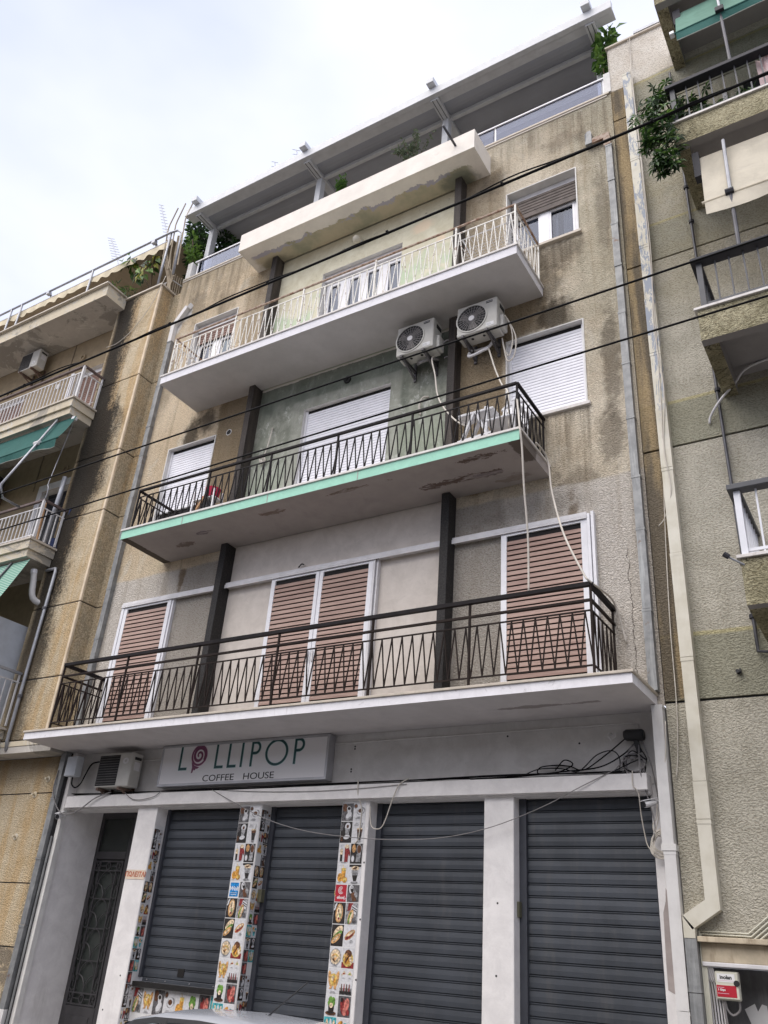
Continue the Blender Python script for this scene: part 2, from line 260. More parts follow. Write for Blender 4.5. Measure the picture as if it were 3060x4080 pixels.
def slabpaint(name,c,dark=(.3,.28,.27)):
    t=T(name); drip=t.mul(t.mr(t.noise(1,5,.7,.2,v=t.vec((9,9,1.1))),.58,.72),.30); n=t.noise(5,6,.75,.6); f=t.noise(30,3,.6); col=t.mix(t.mr(n,.3,.7),tuple(x*.88 for x in c),c); col=t.mix(drip,col,dark); col=t.mix(t.mul(t.mr(t.noise(4,6,.8,1),.60,.68),.35),col,dark); return t.end(col,.75,0,t.add(n,t.mul(f,.3)),.008,.5,.25)
M_=dict(
 stucco=main_stucco(), bay3=wall_plaster('cream_green_peeling_plaster','cream'), bay2=wall_plaster('green_grey_worn_plaster','green'), bay1=wall_plaster('off_white_plaster','white'),
 shop=wall_plaster('white_shop_paint','shop'), shopgrey=wall_plaster('grey_fascia_paint','shopgrey'),
 reveal=simple('white_reveal_paint',(.66,.65,.63),.8,var=.08,bump=.3), pil=pilaster_paint(),
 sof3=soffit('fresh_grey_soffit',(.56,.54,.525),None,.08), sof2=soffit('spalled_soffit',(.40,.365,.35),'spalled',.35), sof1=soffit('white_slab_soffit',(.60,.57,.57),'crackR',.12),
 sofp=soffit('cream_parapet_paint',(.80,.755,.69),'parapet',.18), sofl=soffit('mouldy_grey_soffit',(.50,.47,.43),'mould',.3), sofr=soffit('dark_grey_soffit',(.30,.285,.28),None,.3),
 white=slabpaint('white_slab_paint',(.80,.79,.82)), mint=slabpaint('mint_green_slab_paint',(.37,.69,.54),(.27,.52,.42)), marble=marble('white_marble_edge',(.70,.67,.64)), marbled=marble('stained_marble_edge',(.56,.50,.42)),
 iron=simple('black_iron_paint',(.012,.010,.011),.6,0,.3,spec=.12), ironbrown=simple('brown_black_rail_paint',(.018,.012,.010),.6,0,.3,spec=.12), railw=rail_rusty(), rust=rusty(),
 alu=simple('white_aluminium',(.74,.74,.77),.4,0,.05,spec=.5), alud=simple('white_aluminium_dusty',(.64,.63,.64),.5,0,.08), roller=simple('white_roller_slats',(.80,.80,.85),.45,0,.04), brown=slatwood(), slit=simple('grey_slit',(.56,.56,.60),.6,0,.05), darkgap=simple('dark_gap',(.012,.011,.011),.9),
 oldslat=simple('grey_brown_wood_slats',(.115,.095,.085),.7,0,.25), oldred=simple('old_brown_shutter_slats',(.20,.12,.095),.7,0,.2),
 shut=simple('dark_grey_steel_shutter',(.058,.066,.080),.45,.15,.22,nscale=1.1,bump=.35,bscale=2.2,spec=.5,dirt=(.12,.118,.115,.3)), shutrail=simple('dark_grey_steel_rail',(.065,.07,.085),.45,.25,.1), galv=galvan(), duct=ductpaint(), whitepipe=simple('white_painted_pipe',(.63,.62,.61),.6,0,.06,dirt=(.4,.38,.36,.35)),
 perg=simple('pale_grey_pergola_metal',(.55,.565,.59),.45,0,.06), pfab=simple('grey_pergola_fabric',(.33,.345,.385),.8,0,.06,nscale=1), glassr=glass('smoked_rail_glass',(.55,.58,.68)), pane=glass('window_glass',(.5,.52,.55)),
 acw=simple('white_air_conditioner_plastic',(.50,.49,.455),.5,0,.06), acg=simple('air_conditioner_grille',(.12,.11,.105),.5,0,.2), acd=simple('air_conditioner_dark_inside',(.02,.02,.02),.8), bracket=simple('dark_steel_bracket',(.10,.095,.10),.5,.3,.2), bracketr=simple('rusty_steel_bracket',(.14,.095,.075),.7,.2,.3),
 signf=simple('pale_sign_face',(.70,.69,.70),.35,0,.03,nscale=1.5), signe=simple('sign_aluminium_edge',(.42,.42,.44),.4,.4,.08), teal=simple('dark_teal_print',(.012,.062,.066),.4,0,.05), tealight=simple('pale_teal_print',(.33,.52,.51),.4,0,.03), plum=simple('plum_print',(.17,.045,.105),.4,0,.05), plumlight=simple('pale_pink_print',(.60,.42,.50),.4,0,.03), black=simple('black_print',(.012,.012,.014),.45,0,.1),
 cable=simple('black_cable',(.007,.007,.008),.65,0,.2,spec=.1), cablew=simple('beige_cable',(.56,.52,.46),.55,0,.1), cableg=simple('grey_cable',(.22,.21,.21),.55,0,.15), plastic=simple('white_plastic',(.74,.74,.76),.4,0,.03), box=simple('grey_plastic_box',(.50,.53,.57),.5,0,.06),
 door=simple('dark_grey_door_metal',(.058,.056,.06),.45,.1,.12), doorglass=simple('frosted_dark_glass',(.045,.052,.048),.25,0,.15,nscale=2), lock=simple('olive_lock_box',(.13,.125,.085),.5,.2,.1),
 lstuc=left_stucco(), rstuc=right_stucco(), bstuc=balcony_stucco(), lbconc=soffit('stained_concrete_band',(.60,.53,.40),'mould',.5), lwall=simple('brown_balcony_wall',(.30,.235,.15),.9,0,.1,bump=.6,bscale=90), opp=simple('beige_render',(.36,.33,.28),.9,0,.1,bump=.4), lstrip=simple('smooth_beige_render',(.66,.55,.41),.85,0,.12,dirt=(.5,.36,.2,.5)), lwalld=simple('darker_balcony_wall',(.20,.16,.11),.9,0,.12,bump=.6,bscale=90),
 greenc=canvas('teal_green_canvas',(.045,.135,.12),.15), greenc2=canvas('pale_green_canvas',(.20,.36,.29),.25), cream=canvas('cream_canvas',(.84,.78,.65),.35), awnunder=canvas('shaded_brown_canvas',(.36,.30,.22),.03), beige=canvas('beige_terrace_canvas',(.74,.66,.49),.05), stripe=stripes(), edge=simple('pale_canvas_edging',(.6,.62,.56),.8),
 steel=simple('grey_steel_tube',(.33,.34,.37),.45,.4,.12), steeld=simple('dark_steel_tube',(.085,.085,.095),.45,.3,.15), railgrey=simple('grey_rail_paint',(.065,.067,.075),.5,.1,.1), raildark=simple('dark_slate_rail',(.035,.035,.042),.55,0,.1,spec=.2), raillight=simple('pale_grey_rail_paint',(.62,.63,.67),.5,.1,.05), lrail=simple('white_worn_rail',(.58,.57,.57),.5,0,.1), lraild=simple('rusty_dark_handrail',(.11,.08,.075),.7,.1,.3),
 leafd=leafmat('dark_leaf',(.012,.03,.010),(.03,.065,.02)), leafm=leafmat('mid_leaf',(.025,.07,.014),(.075,.16,.03)), leafl=leafmat('light_leaf',(.08,.17,.03),(.17,.29,.06)), leafg=leafmat('dusty_leaf',(.06,.085,.05),(.13,.17,.10)), leafy=leafmat('yellowing_leaf',(.20,.24,.03),(.40,.36,.06)), bark=simple('brown_stem',(.11,.08,.05),.9), twig=simple('pale_dry_branch',(.36,.30,.22),.9), clay=simple('clay_pot',(.35,.15,.07),.8),
 asphalt=simple('asphalt',(.05,.05,.052),.9,0,.25,nscale=2,bump=.6,bscale=120), paving=simple('grey_paving',(.36,.345,.325),.85,0,.12,nscale=2,bump=.4), kerb=simple('kerb_stone',(.34,.33,.31),.85,0,.12,bump=.4),
 carp=simple('silver_car_paint',(.58,.61,.67),.25,.35,.03,nscale=.6,spec=.5,**{'Coat Weight':.6,'Coat Roughness':.06}), carg=simple('dark_car_glass',(.02,.024,.028),.06,0,.1,spec=.8), tyre=simple('tyre_rubber',(.02,.02,.02),.8), trim=simple('black_car_trim',(.02,.02,.022),.5), rim=simple('alloy_rim',(.4,.4,.42),.35,.8,.05), lampr=simple('red_tail_lamp',(.35,.01,.01),.2), lampw=simple('clear_headlamp',(.6,.62,.65),.1,.2),
 stone=simple('stained_lintel_stone',(.50,.43,.32),.85,0,.15,bump=.4,dirt=(.22,.15,.09,.8)), doorgrey=simple('scratched_grey_door',(.125,.125,.13),.5,.2,.15,dirt=(.3,.3,.3,.4)), ibox=simple('cream_terminal_box',(.58,.57,.48),.5,0,.05), red=simple('red_print',(.42,.018,.035),.45,0,.04), paperw=simple('white_paper',(.72,.72,.72),.7,0,.04), paper=simple('old_paper_strip',(.70,.58,.46),.8,0,.08), redtext=simple('faded_red_print',(.45,.10,.04),.8,0,.25),
 cloth=simple('patterned_bedspread',(.62,.50,.50),.95,0,.12,nscale=9,dirt=(.45,.18,.17,.7)), blue=simple('navy_cloth',(.03,.045,.11),.95,0,.3), redcl=simple('crimson_cloth',(.42,.02,.06),.9,0,.1), wood=simple('raw_wood',(.42,.25,.13),.8,0,.15), woodp=simple('light_wood_box',(.55,.38,.24),.8,0,.1), curtain=simple('white_curtain',(.72,.72,.76),.95,0,.08,nscale=14), curtaing=simple('mint_green_curtain',(.30,.60,.42),.95,0,.1), dark=simple('dark_room',(.03,.032,.036),.8), box_tan=simple('cardboard',(.55,.40,.24),.9), redcurt=simple('dark_red_curtain',(.10,.025,.03),.95,0,.2),
 globe=simple('milky_lamp_globe',(.62,.58,.48),.3), peelp=simple('bare_render_patch',(.36,.315,.30),.9,0,.12),
)
def P(n,c,r=.5): return simple('print_'+n,c,r,0,.12 if n=='white' else .55,nscale=38)
PR=dict(K=P('dark',(.022,.018,.017)),W=P('white',(.62,.62,.64)),G=P('grey',(.27,.27,.28)),D=P('slate',(.10,.095,.10)),B=P('brown',(.11,.045,.02)),O=P('orange',(.58,.28,.05)),T=P('tan',(.52,.29,.12)),N=P('green',(.13,.27,.05)),R=P('red',(.22,.025,.025)),Y=P('yellow',(.58,.42,.12)),L=P('teal',(.06,.34,.38)),C=P('cream',(.64,.51,.35)),S=P('blue',(.01,.22,.56)),F=P('rose',(.50,.16,.13)))
# ------------------------------------------------------------------ geometry helpers
RL={}     # world offset of each root
class MB:
    def __init__(s): s.v=[]; s.f=[]; s.m=[]
    def add(s,vs,fs,m=0):
        o=len(s.v); s.v+= [tuple(p) for p in vs]; s.f+=[tuple(i+o for i in f) for f in fs]; s.m+=[m]*len(fs); return s
    def box(s,x0,x1,y0,y1,z0,z1,m=0,mats=None):
        """mats: dict face->index for front(-y) back right(+x) left bottom top"""
        vs=[(x0,y0,z0),(x1,y0,z0),(x1,y1,z0),(x0,y1,z0),(x0,y0,z1),(x1,y0,z1),(x1,y1,z1),(x0,y1,z1)]
        F=dict(bottom=(3,2,1,0),top=(4,5,6,7),front=(0,1,5,4),right=(1,2,6,5),back=(2,3,7,6),left=(3,0,4,7))
        for k,f in F.items(): s.add([vs[i] for i in f],[(0,1,2,3)],(mats or {}).get(k,m))
        return s
    def solid(s,x0,x1,y0,y1,z0,z1,m=0):
        vs=[(x0,y0,z0),(x1,y0,z0),(x1,y1,z0),(x0,y1,z0),(x0,y0,z1),(x1,y0,z1),(x1,y1,z1),(x0,y1,z1)]
        return s.add(vs,[(3,2,1,0),(4,5,6,7),(0,1,5,4),(1,2,6,5),(2,3,7,6),(3,0,4,7)],m)
    def bar(s,p,q,wd,h=None,m=0,up=(0,0,1)):
        p,q=Vector(p),Vector(q); h=h or wd; d=(q-p).normalized(); u=Vector(up)
        if abs(d.dot(u))>.98: u=Vector((0,1,0))
        a=d.cross(u).normalized()*wd/2; b=a.cross(d).normalized()*h/2
        vs=[p-a-b,p+a-b,p+a+b,p-a+b,q-a-b,q+a-b,q+a+b,q-a+b]
        return s.add(vs,[(0,1,2,3),(7,6,5,4),(0,4,5,1),(1,5,6,2),(2,6,7,3),(3,7,4,0)],m)
    def tube(s,pts,r,n=6,m=0,cap=True):
        pts=[Vector(p) for p in pts]; rings=[]; pa=None
        for i,p in enumerate(pts):
            d=((pts[min(i+1,len(pts)-1)]-pts[max(i-1,0)])).normalized()
            if pa is None:
                u=Vector((0,0,1)) if abs(d.z)<.9 else Vector((1,0,0)); a=d.cross(u).normalized()
            else: a=(pa-d*pa.dot(d)).normalized()
            pa=a; b=d.cross(a); rr=r[i] if isinstance(r,(list,tuple)) else r
            rings.append([p+(a*math.cos(2*PI*k/n)+b*math.sin(2*PI*k/n))*rr for k in range(n)])
        vs=[v for g in rings for v in g]; fs=[]
        for i in range(len(pts)-1):
            for k in range(n): fs.append((i*n+k,i*n+(k+1)%n,(i+1)*n+(k+1)%n,(i+1)*n+k))
        if cap: fs+= [tuple(range(n-1,-1,-1)),tuple((len(pts)-1)*n+k for k in range(n))]
        return s.add(vs,fs,m)
    def poly(s,pts,m=0): return s.add(pts,[tuple(range(len(pts)))],m)
    def prism(s,pts,off,m=0):
        n=len(pts); o=Vector(off); a=[Vector(p) for p in pts]; b=[p+o for p in a]
        return s.add(a+b,[tuple(range(n-1,-1,-1)),tuple(range(n,2*n))]+[(i,(i+1)%n,n+(i+1)%n,n+i) for i in range(n)],m)
    def ell(s,c,rx,rz,y,m=0,n=20,rot=0,a0=0,a1=2*PI):
        pts=[]
        for i in range(n):
            a=a0+(a1-a0)*i/(n if a1-a0>6.2 else n-1); x,z=rx*math.cos(a),rz*math.sin(a)
            pts.append((c[0]+x*math.cos(rot)-z*math.sin(rot),y,c[1]+x*math.sin(rot)+z*math.cos(rot)))
        return s.poly(pts,m)
    def ring(s,c,r0,r1,y0,y1,m=0,n=32,a0=0,a1=2*PI,sx=1,sz=1):
        """annulus facing -y between y0 (front) and y1"""
        full=a1-a0>6.28; k=n if full else n+1; vs=[]
        for i in range(k):
            a=a0+(a1-a0)*i/n; cs,sn=math.cos(a)*sx,math.sin(a)*sz
            vs+= [(c[0]+cs*r0,y0,c[1]+sn*r0),(c[0]+cs*r1,y0,c[1]+sn*r1),(c[0]+cs*r1,y1,c[1]+sn*r1),(c[0]+cs*r0,y1,c[1]+sn*r0)]
        fs=[]
        for i in range(n):
            a=i*4; b=((i+1)%k)*4
            for q in range(4): fs.append((a+q,a+(q+1)%4,b+(q+1)%4,b+q))
        return s.add(vs,fs,m)
    def build(s,name,mats,parent=None,smooth=False,bevel=0,label=None,kind=None,local=False):
        off=RL.get(parent.name,Vector()) if parent else Vector()
        base=off
        if local: off=Vector()
        me=bpy.data.meshes.new(name); me.from_pydata([Vector(v)-off for v in s.v],[],s.f)
        if not isinstance(mats,(list,tuple)): mats=[mats]
        for m in mats: me.materials.append(M_[m] if isinstance(m,str) else m)
        if any(s.m): me.polygons.foreach_set('material_index',s.m)
        if smooth: me.polygons.foreach_set('use_smooth',[True]*len(s.f))
        me.update()
        o=bpy.data.objects.new(name,me); COL.objects.link(o)
        if parent: o.parent=parent
        RL[o.name]=base
        if bevel:
            b=o.modifiers.new('bevel','BEVEL'); b.width=bevel; b.segments=2; b.limit_method='ANGLE'
        if label: o['label']=label
        if kind: o['kind']=kind
        return o
def tag(o,label,cat,group=None):
    o['label']=label; o['category']=cat
    if group: o['group']=group
    return o
def thing(name,label,cat,loc=(0,0,0),group=None):
    o=bpy.data.objects.new(name,None); COL.objects.link(o); o.location=loc; o.empty_display_size=.2; RL[o.name]=Vector(loc)
    return tag(o,label,cat,group)
def inst(src,parent,loc,rotz=0,scale=None,name=None):
    """another object that shares src's mesh; loc in world"""
    o=src.copy(); COL.objects.link(o); o.parent=parent; o.location=Vector(loc)-RL.get(parent.name,Vector()); o.rotation_euler=(0,0,rotz)
    if scale: o.scale=scale
    return o
def firstpiece(src,parent,loc,rotz=0): src.parent=parent; src.location=Vector(loc)-RL.get(parent.name,Vector()); src.rotation_euler=(0,0,rotz)
def walls(mb,x0,x1,z0,z1,y,holes,depth,m=0,mr=1):
    """front wall sheet with openings and their reveals"""
    xs=sorted({x0,x1,*[h[0] for h in holes],*[h[1] for h in holes]}); zs=sorted({z0,z1,*[h[2] for h in holes],*[h[3] for h in holes]})
    xs=[x for x in xs if x0<=x<=x1]; zs=[z for z in zs if z0<=z<=z1]
    for i in range(len(xs)-1):
        for k in range(len(zs)-1):
            cx,cz=(xs[i]+xs[i+1])/2,(zs[k]+zs[k+1])/2
            if any(h[0]<cx<h[1] and h[2]<cz<h[3] for h in holes): continue
            mb.poly([(xs[i],y,zs[k]),(xs[i+1],y,zs[k]),(xs[i+1],y,zs[k+1]),(xs[i],y,zs[k+1])],m)
    for h in holes:
        if len(h)>4 and h[4]==0: continue
        a,b,c,d=h[:4]; Y=y+depth
        mb.poly([(a,y,c),(a,y,d),(a,Y,d),(a,Y,c)],mr); mb.poly([(b,y,d),(b,y,c),(b,Y,c),(b,Y,d)],mr)
        mb.poly([(a,y,d),(b,y,d),(b,Y,d),(a,Y,d)],mr); mb.poly([(b,y,c),(a,y,c),(a,Y,c),(b,Y,c)],mr)
def text_mb(txt,size,mats,parent,origin,name,extr=.003,bold=0,align='LEFT',shear=0,rotz=0,sx=1,smallcaps=False):
    cu=bpy.data.curves.new(name,'FONT'); cu.body=txt; cu.size=size; cu.extrude=extr; cu.offset=bold; cu.align_x=align; cu.shear=shear; cu.resolution_u=4
    o=bpy.data.objects.new(name,cu); COL.objects.link(o); bpy.context.view_layer.update()
    dg=bpy.context.evaluated_depsgraph_get(); me=bpy.data.meshes.new_from_object(o.evaluated_get(dg)); bpy.data.objects.remove(o); bpy.data.curves.remove(cu)
    rot=Matrix.Rotation(rotz,4,'Z')@Matrix.Rotation(PI/2,4,'X')@Matrix.Scale(sx,4,(1,0,0)); me.transform(Matrix.Translation(Vector(origin)-RL.get(parent.name,Vector()))@rot); me.materials.clear(); me.materials.append(M_[mats] if isinstance(mats,str) else mats)
    me.name=name; ob=bpy.data.objects.new(name,me); COL.objects.link(ob); ob.parent=parent; RL[ob.name]=RL.get(parent.name,Vector()); return ob
def zigzag_railing(parent,x0,x1,yf,yb,z,period,posts,mat,barmat,handmat,hw,sides=(1,1),barw=.013,mid=None,label=None):
    """z=(bottom,low_top,hand): zigzag bars between bottom and low_top"""
    zb,zl,zh,floor=z; mb=MB()
    def runs(zz,wd,h,m=0):
        mb.bar((x0,yf,zz),(x1,yf,zz),wd,h,m)
        if sides[0]: mb.bar((x0,yf,zz),(x0,yb,zz),wd,h,m)
        if sides[1]: mb.bar((x1,yf,zz),(x1,yb,zz),wd,h,m)
    runs(zh,hw[0],hw[1],1); runs(zl,.016,.016); 
    if zb>floor+.03: runs(zb,.016,.016)
    if mid: runs(mid,.03,.026)
    for x in posts: mb.bar((x,yf,floor),(x,yf,zh),.024,.024)
    for sd,x in ((0,x0),(1,x1)):
        if sides[sd]: mb.bar((x,yb-.04,floor),(x,yb-.04,zh),.022,.022)
    r=mb.build('railing',[mat,handmat],parent,label=label)
    h=zl-zb; p=period/2
    a=MB().bar((0,0,0),(p,0,h),barw,barw).build('bar',barmat,r,local=True); b=MB().bar((0,0,h),(p,0,0),barw,barw).build('bar',barmat,r,local=True)
    first=[a,b]; used=[0,0]
    def put(i,loc,rot):
        if not used[i]: used[i]=1; firstpiece(first[i],r,loc,rot)
        else: inst(first[i],r,loc,rot)
    n=int(round((x1-x0)/p)); st=(x1-x0)/n
    for k in range(n): put(k%2,(x0+k*st,yf,zb),0)
    for sd,x in ((0,x0),(1,x1)):
        if not sides[sd]: continue
        n=int((yb-yf-.05)/p)
        for k in range(n): put(k%2,(x,yf+k*p,zb),PI/2)
    return r
def vertical_railing(parent,x0,x1,yf,yb,zf,zl,zh,gap,mat,handmat,barw=.014,side=1,hw=(.05,.04),sidex=None,bottom=None):
    mb=MB(); 
    mb.bar((x0,yf,zh),(x1,yf,zh),hw[0],hw[1],1); mb.bar((x0,yf,zl),(x1,yf,zl),.02,.02)
    if bottom: mb.bar((x0,yf,bottom),(x1,yf,bottom),.02,.02)
    xs=x1 if side>0 else x0
    if side: mb.bar((xs,yf,zh),(xs,yb,zh),hw[0],hw[1],1); mb.bar((xs,yf,zl),(xs,yb,zl),.02,.02); mb.bar((xs,yf,zf),(xs,yf,zh),.045,.045); mb.bar((xs,yb-.03,zf),(xs,yb-.03,zh),.025,.025)
    r=mb.build('railing',[mat,handmat],parent)
    b=MB().bar((0,0,0),(0,0,zl-zf),barw,barw).build('bar',mat,r,local=True); u=0; pos=[]
    n=int((x1-x0)/gap)
    for k in range(1,n+1): pos.append((x1-k*gap if side>0 else x0+k*gap,yf,zf))
    if side:
        n=int((yb-yf)/gap)
        for k in range(1,n+1): pos.append((xs,yf+k*gap*.98,zf))
    for p in pos:
        if not u: firstpiece(b,r,p); u=1
        else: inst(b,r,p)
    return r
def roller(parent,x0,x1,z0,z1,y,pitch=.05,mat='roller',name='roller_shutter'):
    """ribbed closed roller blind, one corrugated curtain"""
    mb=MB(); n=int((z1-z0)/pitch); 
    for k in range(n+1):
        a=z0+k*pitch; b=min(a+pitch,z1)
        if b-a<.01: continue
        q=[(y+.006,a),(y-.002,a+.02*pitch),(y-.002,a+.5*pitch),(y+.001,a+.84*pitch),(y+.006,a+.88*pitch),(y+.006,b)]
        for i in range(5): mb.poly([(x0,q[i][0],min(q[i][1],b)),(x1,q[i][0],min(q[i][1],b)),(x1,q[i+1][0],min(q[i+1][1],b)),(x0,q[i+1][0],min(q[i+1][1],b))],1 if i==4 else 0)
    return mb.build(name,[mat,'slit'],parent)
def leaf(mb,p,d,n,L,Wd,m=0,fold=.25):
    d=d.normalized(); s=d.cross(n)
    if s.length<1e-3: s=Vector((1,0,0))
    s.normalize(); n=s.cross(d); a=p; t=p+d*L; mid=p+d*L*.5
    l=mid+s*Wd/2+n*Wd*fold; r=mid-s*Wd/2+n*Wd*fold; t=t-n*L*.12
    mb.add([a,l,t,r,mid],[(0,4,1),(1,4,2),(0,3,4),(3,2,4)],m)
def rv(a=1): return Vector((random.uniform(-a,a),random.uniform(-a,a),random.uniform(-a,a)))
def foliage(parent,centres,nleaf,L,Wd,mats,weights,droop=.3,name='foliage'):
    """leaf-sized faces spread through several lumps"""
    mb=MB()
    for (c,rad) in centres:
        k=int(nleaf*(rad[0]*rad[2]/.04)**.8)+8
        for _ in range(k):
            v=rv().normalized()*random.random()**.45; p=Vector(c)+Vector((v.x*rad[0],v.y*rad[1],v.z*rad[2]))
            d=(v+rv(.7)); d.z-=droop; leaf(mb,p,d,Vector((0,0,1))+rv(.8),L*random.uniform(.7,1.3),Wd*random.uniform(.7,1.3),random.choices(range(len(mats)),weights)[0])
    return mb.build(name,mats,parent,kind='stuff')
def catenary(p,q,sag,n=14):
    p,q=Vector(p),Vector(q); return [p.lerp(q,i/n)-Vector((0,0,sag*4*(i/n)*(1-i/n))) for i in range(n+1)]
def spline(pts,n=6):
    """Catmull-Rom through pts"""
    P_=[Vector(p) for p in pts]; P_=[P_[0]*2-P_[1]]+P_+[P_[-1]*2-P_[-2]]; o=[]
    for i in range(1,len(P_)-2):
        for k in range(n):
            t=k/n; a,b,c,d=P_[i-1:i+3]
            o.append(.5*((2*b)+(c-a)*t+(2*a-5*b+4*c-d)*t*t+(3*b-a-3*c+d)*t**3))
    return o+[P_[-2]]
#==SETTING==
def structure(o): o['kind']='structure'; return o
GR,PV=-.36,-.22
structure(MB().solid(-300,300,-300,-9.9,-2,GR).solid(-300,300,-9.9,300,-2,GR-.004).build('ground','asphalt'))
structure(MB().solid(-60,60,-7.6,-1.45,GR-.3,GR+.004).build('road','asphalt'))
pvm=MB().solid(-60,60,-1.27,1.5,GR-.3,PV)
structure(pvm.build('pavement','paving'))
structure(MB().solid(-60,60,-1.44,-1.28,GR-.3,PV+.003).build('kerb','kerb'))
structure(MB().solid(-60,60,-7.74,-7.61,GR-.3,PV+.003).solid(-60,60,-10.5,-7.75,GR-.3,PV).build('pavement','paving'))
ofc=MB(); ops_=[(x,x+1.4,z,z+1.5) for x in range(-26,22,4) for z in (1.2,4.2)]  # unseen house front, added and kept low to block part of the sky light
walls(ofc,-30,26,GR,6.4,0,ops_,.2,0,1); ofc.v=[(-x,-10.55-y,z) for x,y,z in ofc.v]
for a,b,c,d in ops_: ofc.poly([(-b,-10.76,c),(-a,-10.76,c),(-a,-10.76,d),(-b,-10.76,d)][::-1],2)
ofc.solid(-26,30,-18,-10.8,GR,6.39)
structure(ofc.build('unseen_facade_across_street',['opp','reveal','roller']))
# ================================================================== the middle apartment building
BX0,BX1=-7.18,2.045
B=thing('apartment_building','four storey ochre apartment block with long balconies above dark shutters, middle building of three','building',(-2.6,0,PV))
OP=dict(r4=(.27,1.40,11.27,12.63),l4=(-6.48,-5.38,11.27,12.55),r3=(.27,1.39,8.19,9.59),l3=(-6.43,-5.31,8.05,9.56))
CB=(-4.38,-.59)
mb=MB(); bays=[(CB[0],CB[1],4.27,7.20,0),(CB[0],CB[1],7.20,10.25,0),(CB[0],CB[1],10.25,13.3,0)]
walls(mb,BX0,BX1,4.14,14.0,0,[(*v,1) for v in OP.values()]+bays,.2,0,1)
mb.poly([(BX1,0,4.14),(BX1,9,4.14),(BX1,9,14),(BX1,0,14)],0); mb.poly([(BX0,9,4.14),(BX0,0,4.14),(BX0,0,14),(BX0,9,14)],0)
mb.poly([(BX0,0,14),(BX1,0,14),(BX1,.12,14),(BX0,.12,14)],0); mb.poly([(BX1,.12,13.45),(BX0,.12,13.45),(BX0,.12,14),(BX1,.12,14)],0)
mb.poly([(BX0,.12,13.45),(BX1,.12,13.45),(BX1,9,13.45),(BX0,9,13.45)],0)
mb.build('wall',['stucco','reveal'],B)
DO3=(-3.38,-1.70,10.42,12.56); DO2=(-3.38,-1.70,7.35,9.55)
m3=MB(); walls(m3,CB[0],CB[1],10.25,13.3,.02,[DO3],.18,0,1); m3.build('bay_wall',['bay3','reveal'],B)
m2=MB(); walls(m2,CB[0],CB[1],7.20,10.25,.02,[DO2],.18,0,1); m2.build('bay_wall',['bay2','reveal'],B)
m1=MB(); walls(m1,CB[0],CB[1],4.27,7.20,.02,[],.1,0,1); m1.build('bay_wall',['bay1','reveal'],B)
# dark rooms behind glazed openings, so the panes look into depth
for (a,b,c,d) in (OP['r4'],OP['l4'],DO3):
    m=MB(); y0,y1=.32,1.6
    m.poly([(a-.2,y1,c-.2),(b+.2,y1,c-.2),(b+.2,y1,d+.2),(a-.2,y1,d+.2)]); m.poly([(a-.2,y0,c-.2),(a-.2,y1,c-.2),(a-.2,y1,d+.2),(a-.2,y0,d+.2)]); m.poly([(b+.2,y1,c-.2),(b+.2,y0,c-.2),(b+.2,y0,d+.2),(b+.2,y1,d+.2)]); m.poly([(a-.2,y0,d+.2),(b+.2,y0,d+.2),(b+.2,y1,d+.2),(a-.2,y1,d+.2)]); m.poly([(a-.2,y0,c-.2),(b+.2,y0,c-.2),(b+.2,y1,c-.2),(a-.2,y1,c-.2)])
    m.build('room_interior','dark',B)
# pilasters
for x0,x1 in ((-4.50,-4.38),(-.595,-.475)):
    for z0,z1 in ((4.265,7.185),(7.365,10.245),(10.43,13.295)):
        MB().solid(x0,x1,-.20,.03,z0,z1).build('pilaster','pil',B,bevel=.006)
# --- balcony slabs
def slab(x0,x1,d,zb,zt,mats,lip=.035,over=.02,top='marble',name='balcony_slab'):
    m=MB(); m.box(x0,x1,-d,0,zb,zt-lip,1,dict(front=0,right=0 if mats[0]!='mint' else 2,left=0,bottom=1))
    o=m.build(name,[mats[0],mats[1],mats[2] if len(mats)>2 else mats[0]],B,bevel=.006)
    MB().solid(x0-over,x1+over,-d-over,.0,zt-lip+.001,zt).build('edge_stone',top,o,bevel=.004)
    return o
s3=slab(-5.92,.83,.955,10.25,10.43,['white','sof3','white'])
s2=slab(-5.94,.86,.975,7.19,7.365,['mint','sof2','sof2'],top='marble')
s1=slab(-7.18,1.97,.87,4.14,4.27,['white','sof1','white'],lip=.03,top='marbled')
# weather cracks cut the mint band into lengths: thin recessed joints
for x in (-4.62,-2.98,-1.45): MB().solid(x-.006,x+.006,-.979,-.97,7.2,7.325).build('band_joint','sof2',s2)
# planter parapet over the top storey
m=MB(); m.box(-5.01,-.04,-.62,0,13.30,13.735,0); m.build('planter_parapet','sofp',B,bevel=.01)
m=MB().solid(-4.93,-.12,-.54,-.02,13.736,13.74); m.build('planter_soil','bark',B)
MB().tube([(-.385,-.615,13.53),(-.41,-1.02,13.585)],.022,8).build('spout_pipe','steeld',B,smooth=True)
# coping along the roof edge
MB().solid(BX0,BX1-.02,-.03,.1,14.0,14.04).build('coping','marbled',B,bevel=.004)
MB().solid(BX0,BX1-.06,-.015,.115,13.965,13.998).build('coping_mortar','bay2',B)
# end posts of the glass rail
MB().solid(-7.14,-7.0,-.02,.14,14.04,14.48).build('rail_end_post','reveal',B,bevel=.008)
MB().solid(1.95,2.06,-.02,.14,14.04,14.52).build('rail_end_post','reveal',B,bevel=.008)
rl=MB().bar((-6.98,.05,14.5),(1.95,.05,14.5),.05,.03).bar((-6.98,.05,14.08),(1.95,.05,14.08),.04,.04)
for x in (-6.9,-5.2,-3.4,-1.6,.02,1.93): rl.bar((x,.06,14.06),(x,.06,14.5),.03,.02)
rl=rl.build('roof_rail','alu',B)
px_=[-6.88,-5.21,-3.41,-1.61,.01,1.91]
for i in range(5): MB().solid(px_[i]+.03,px_[i+1]-.02,.045,.053,14.1,14.485).build('glass_pane','glassr',rl)
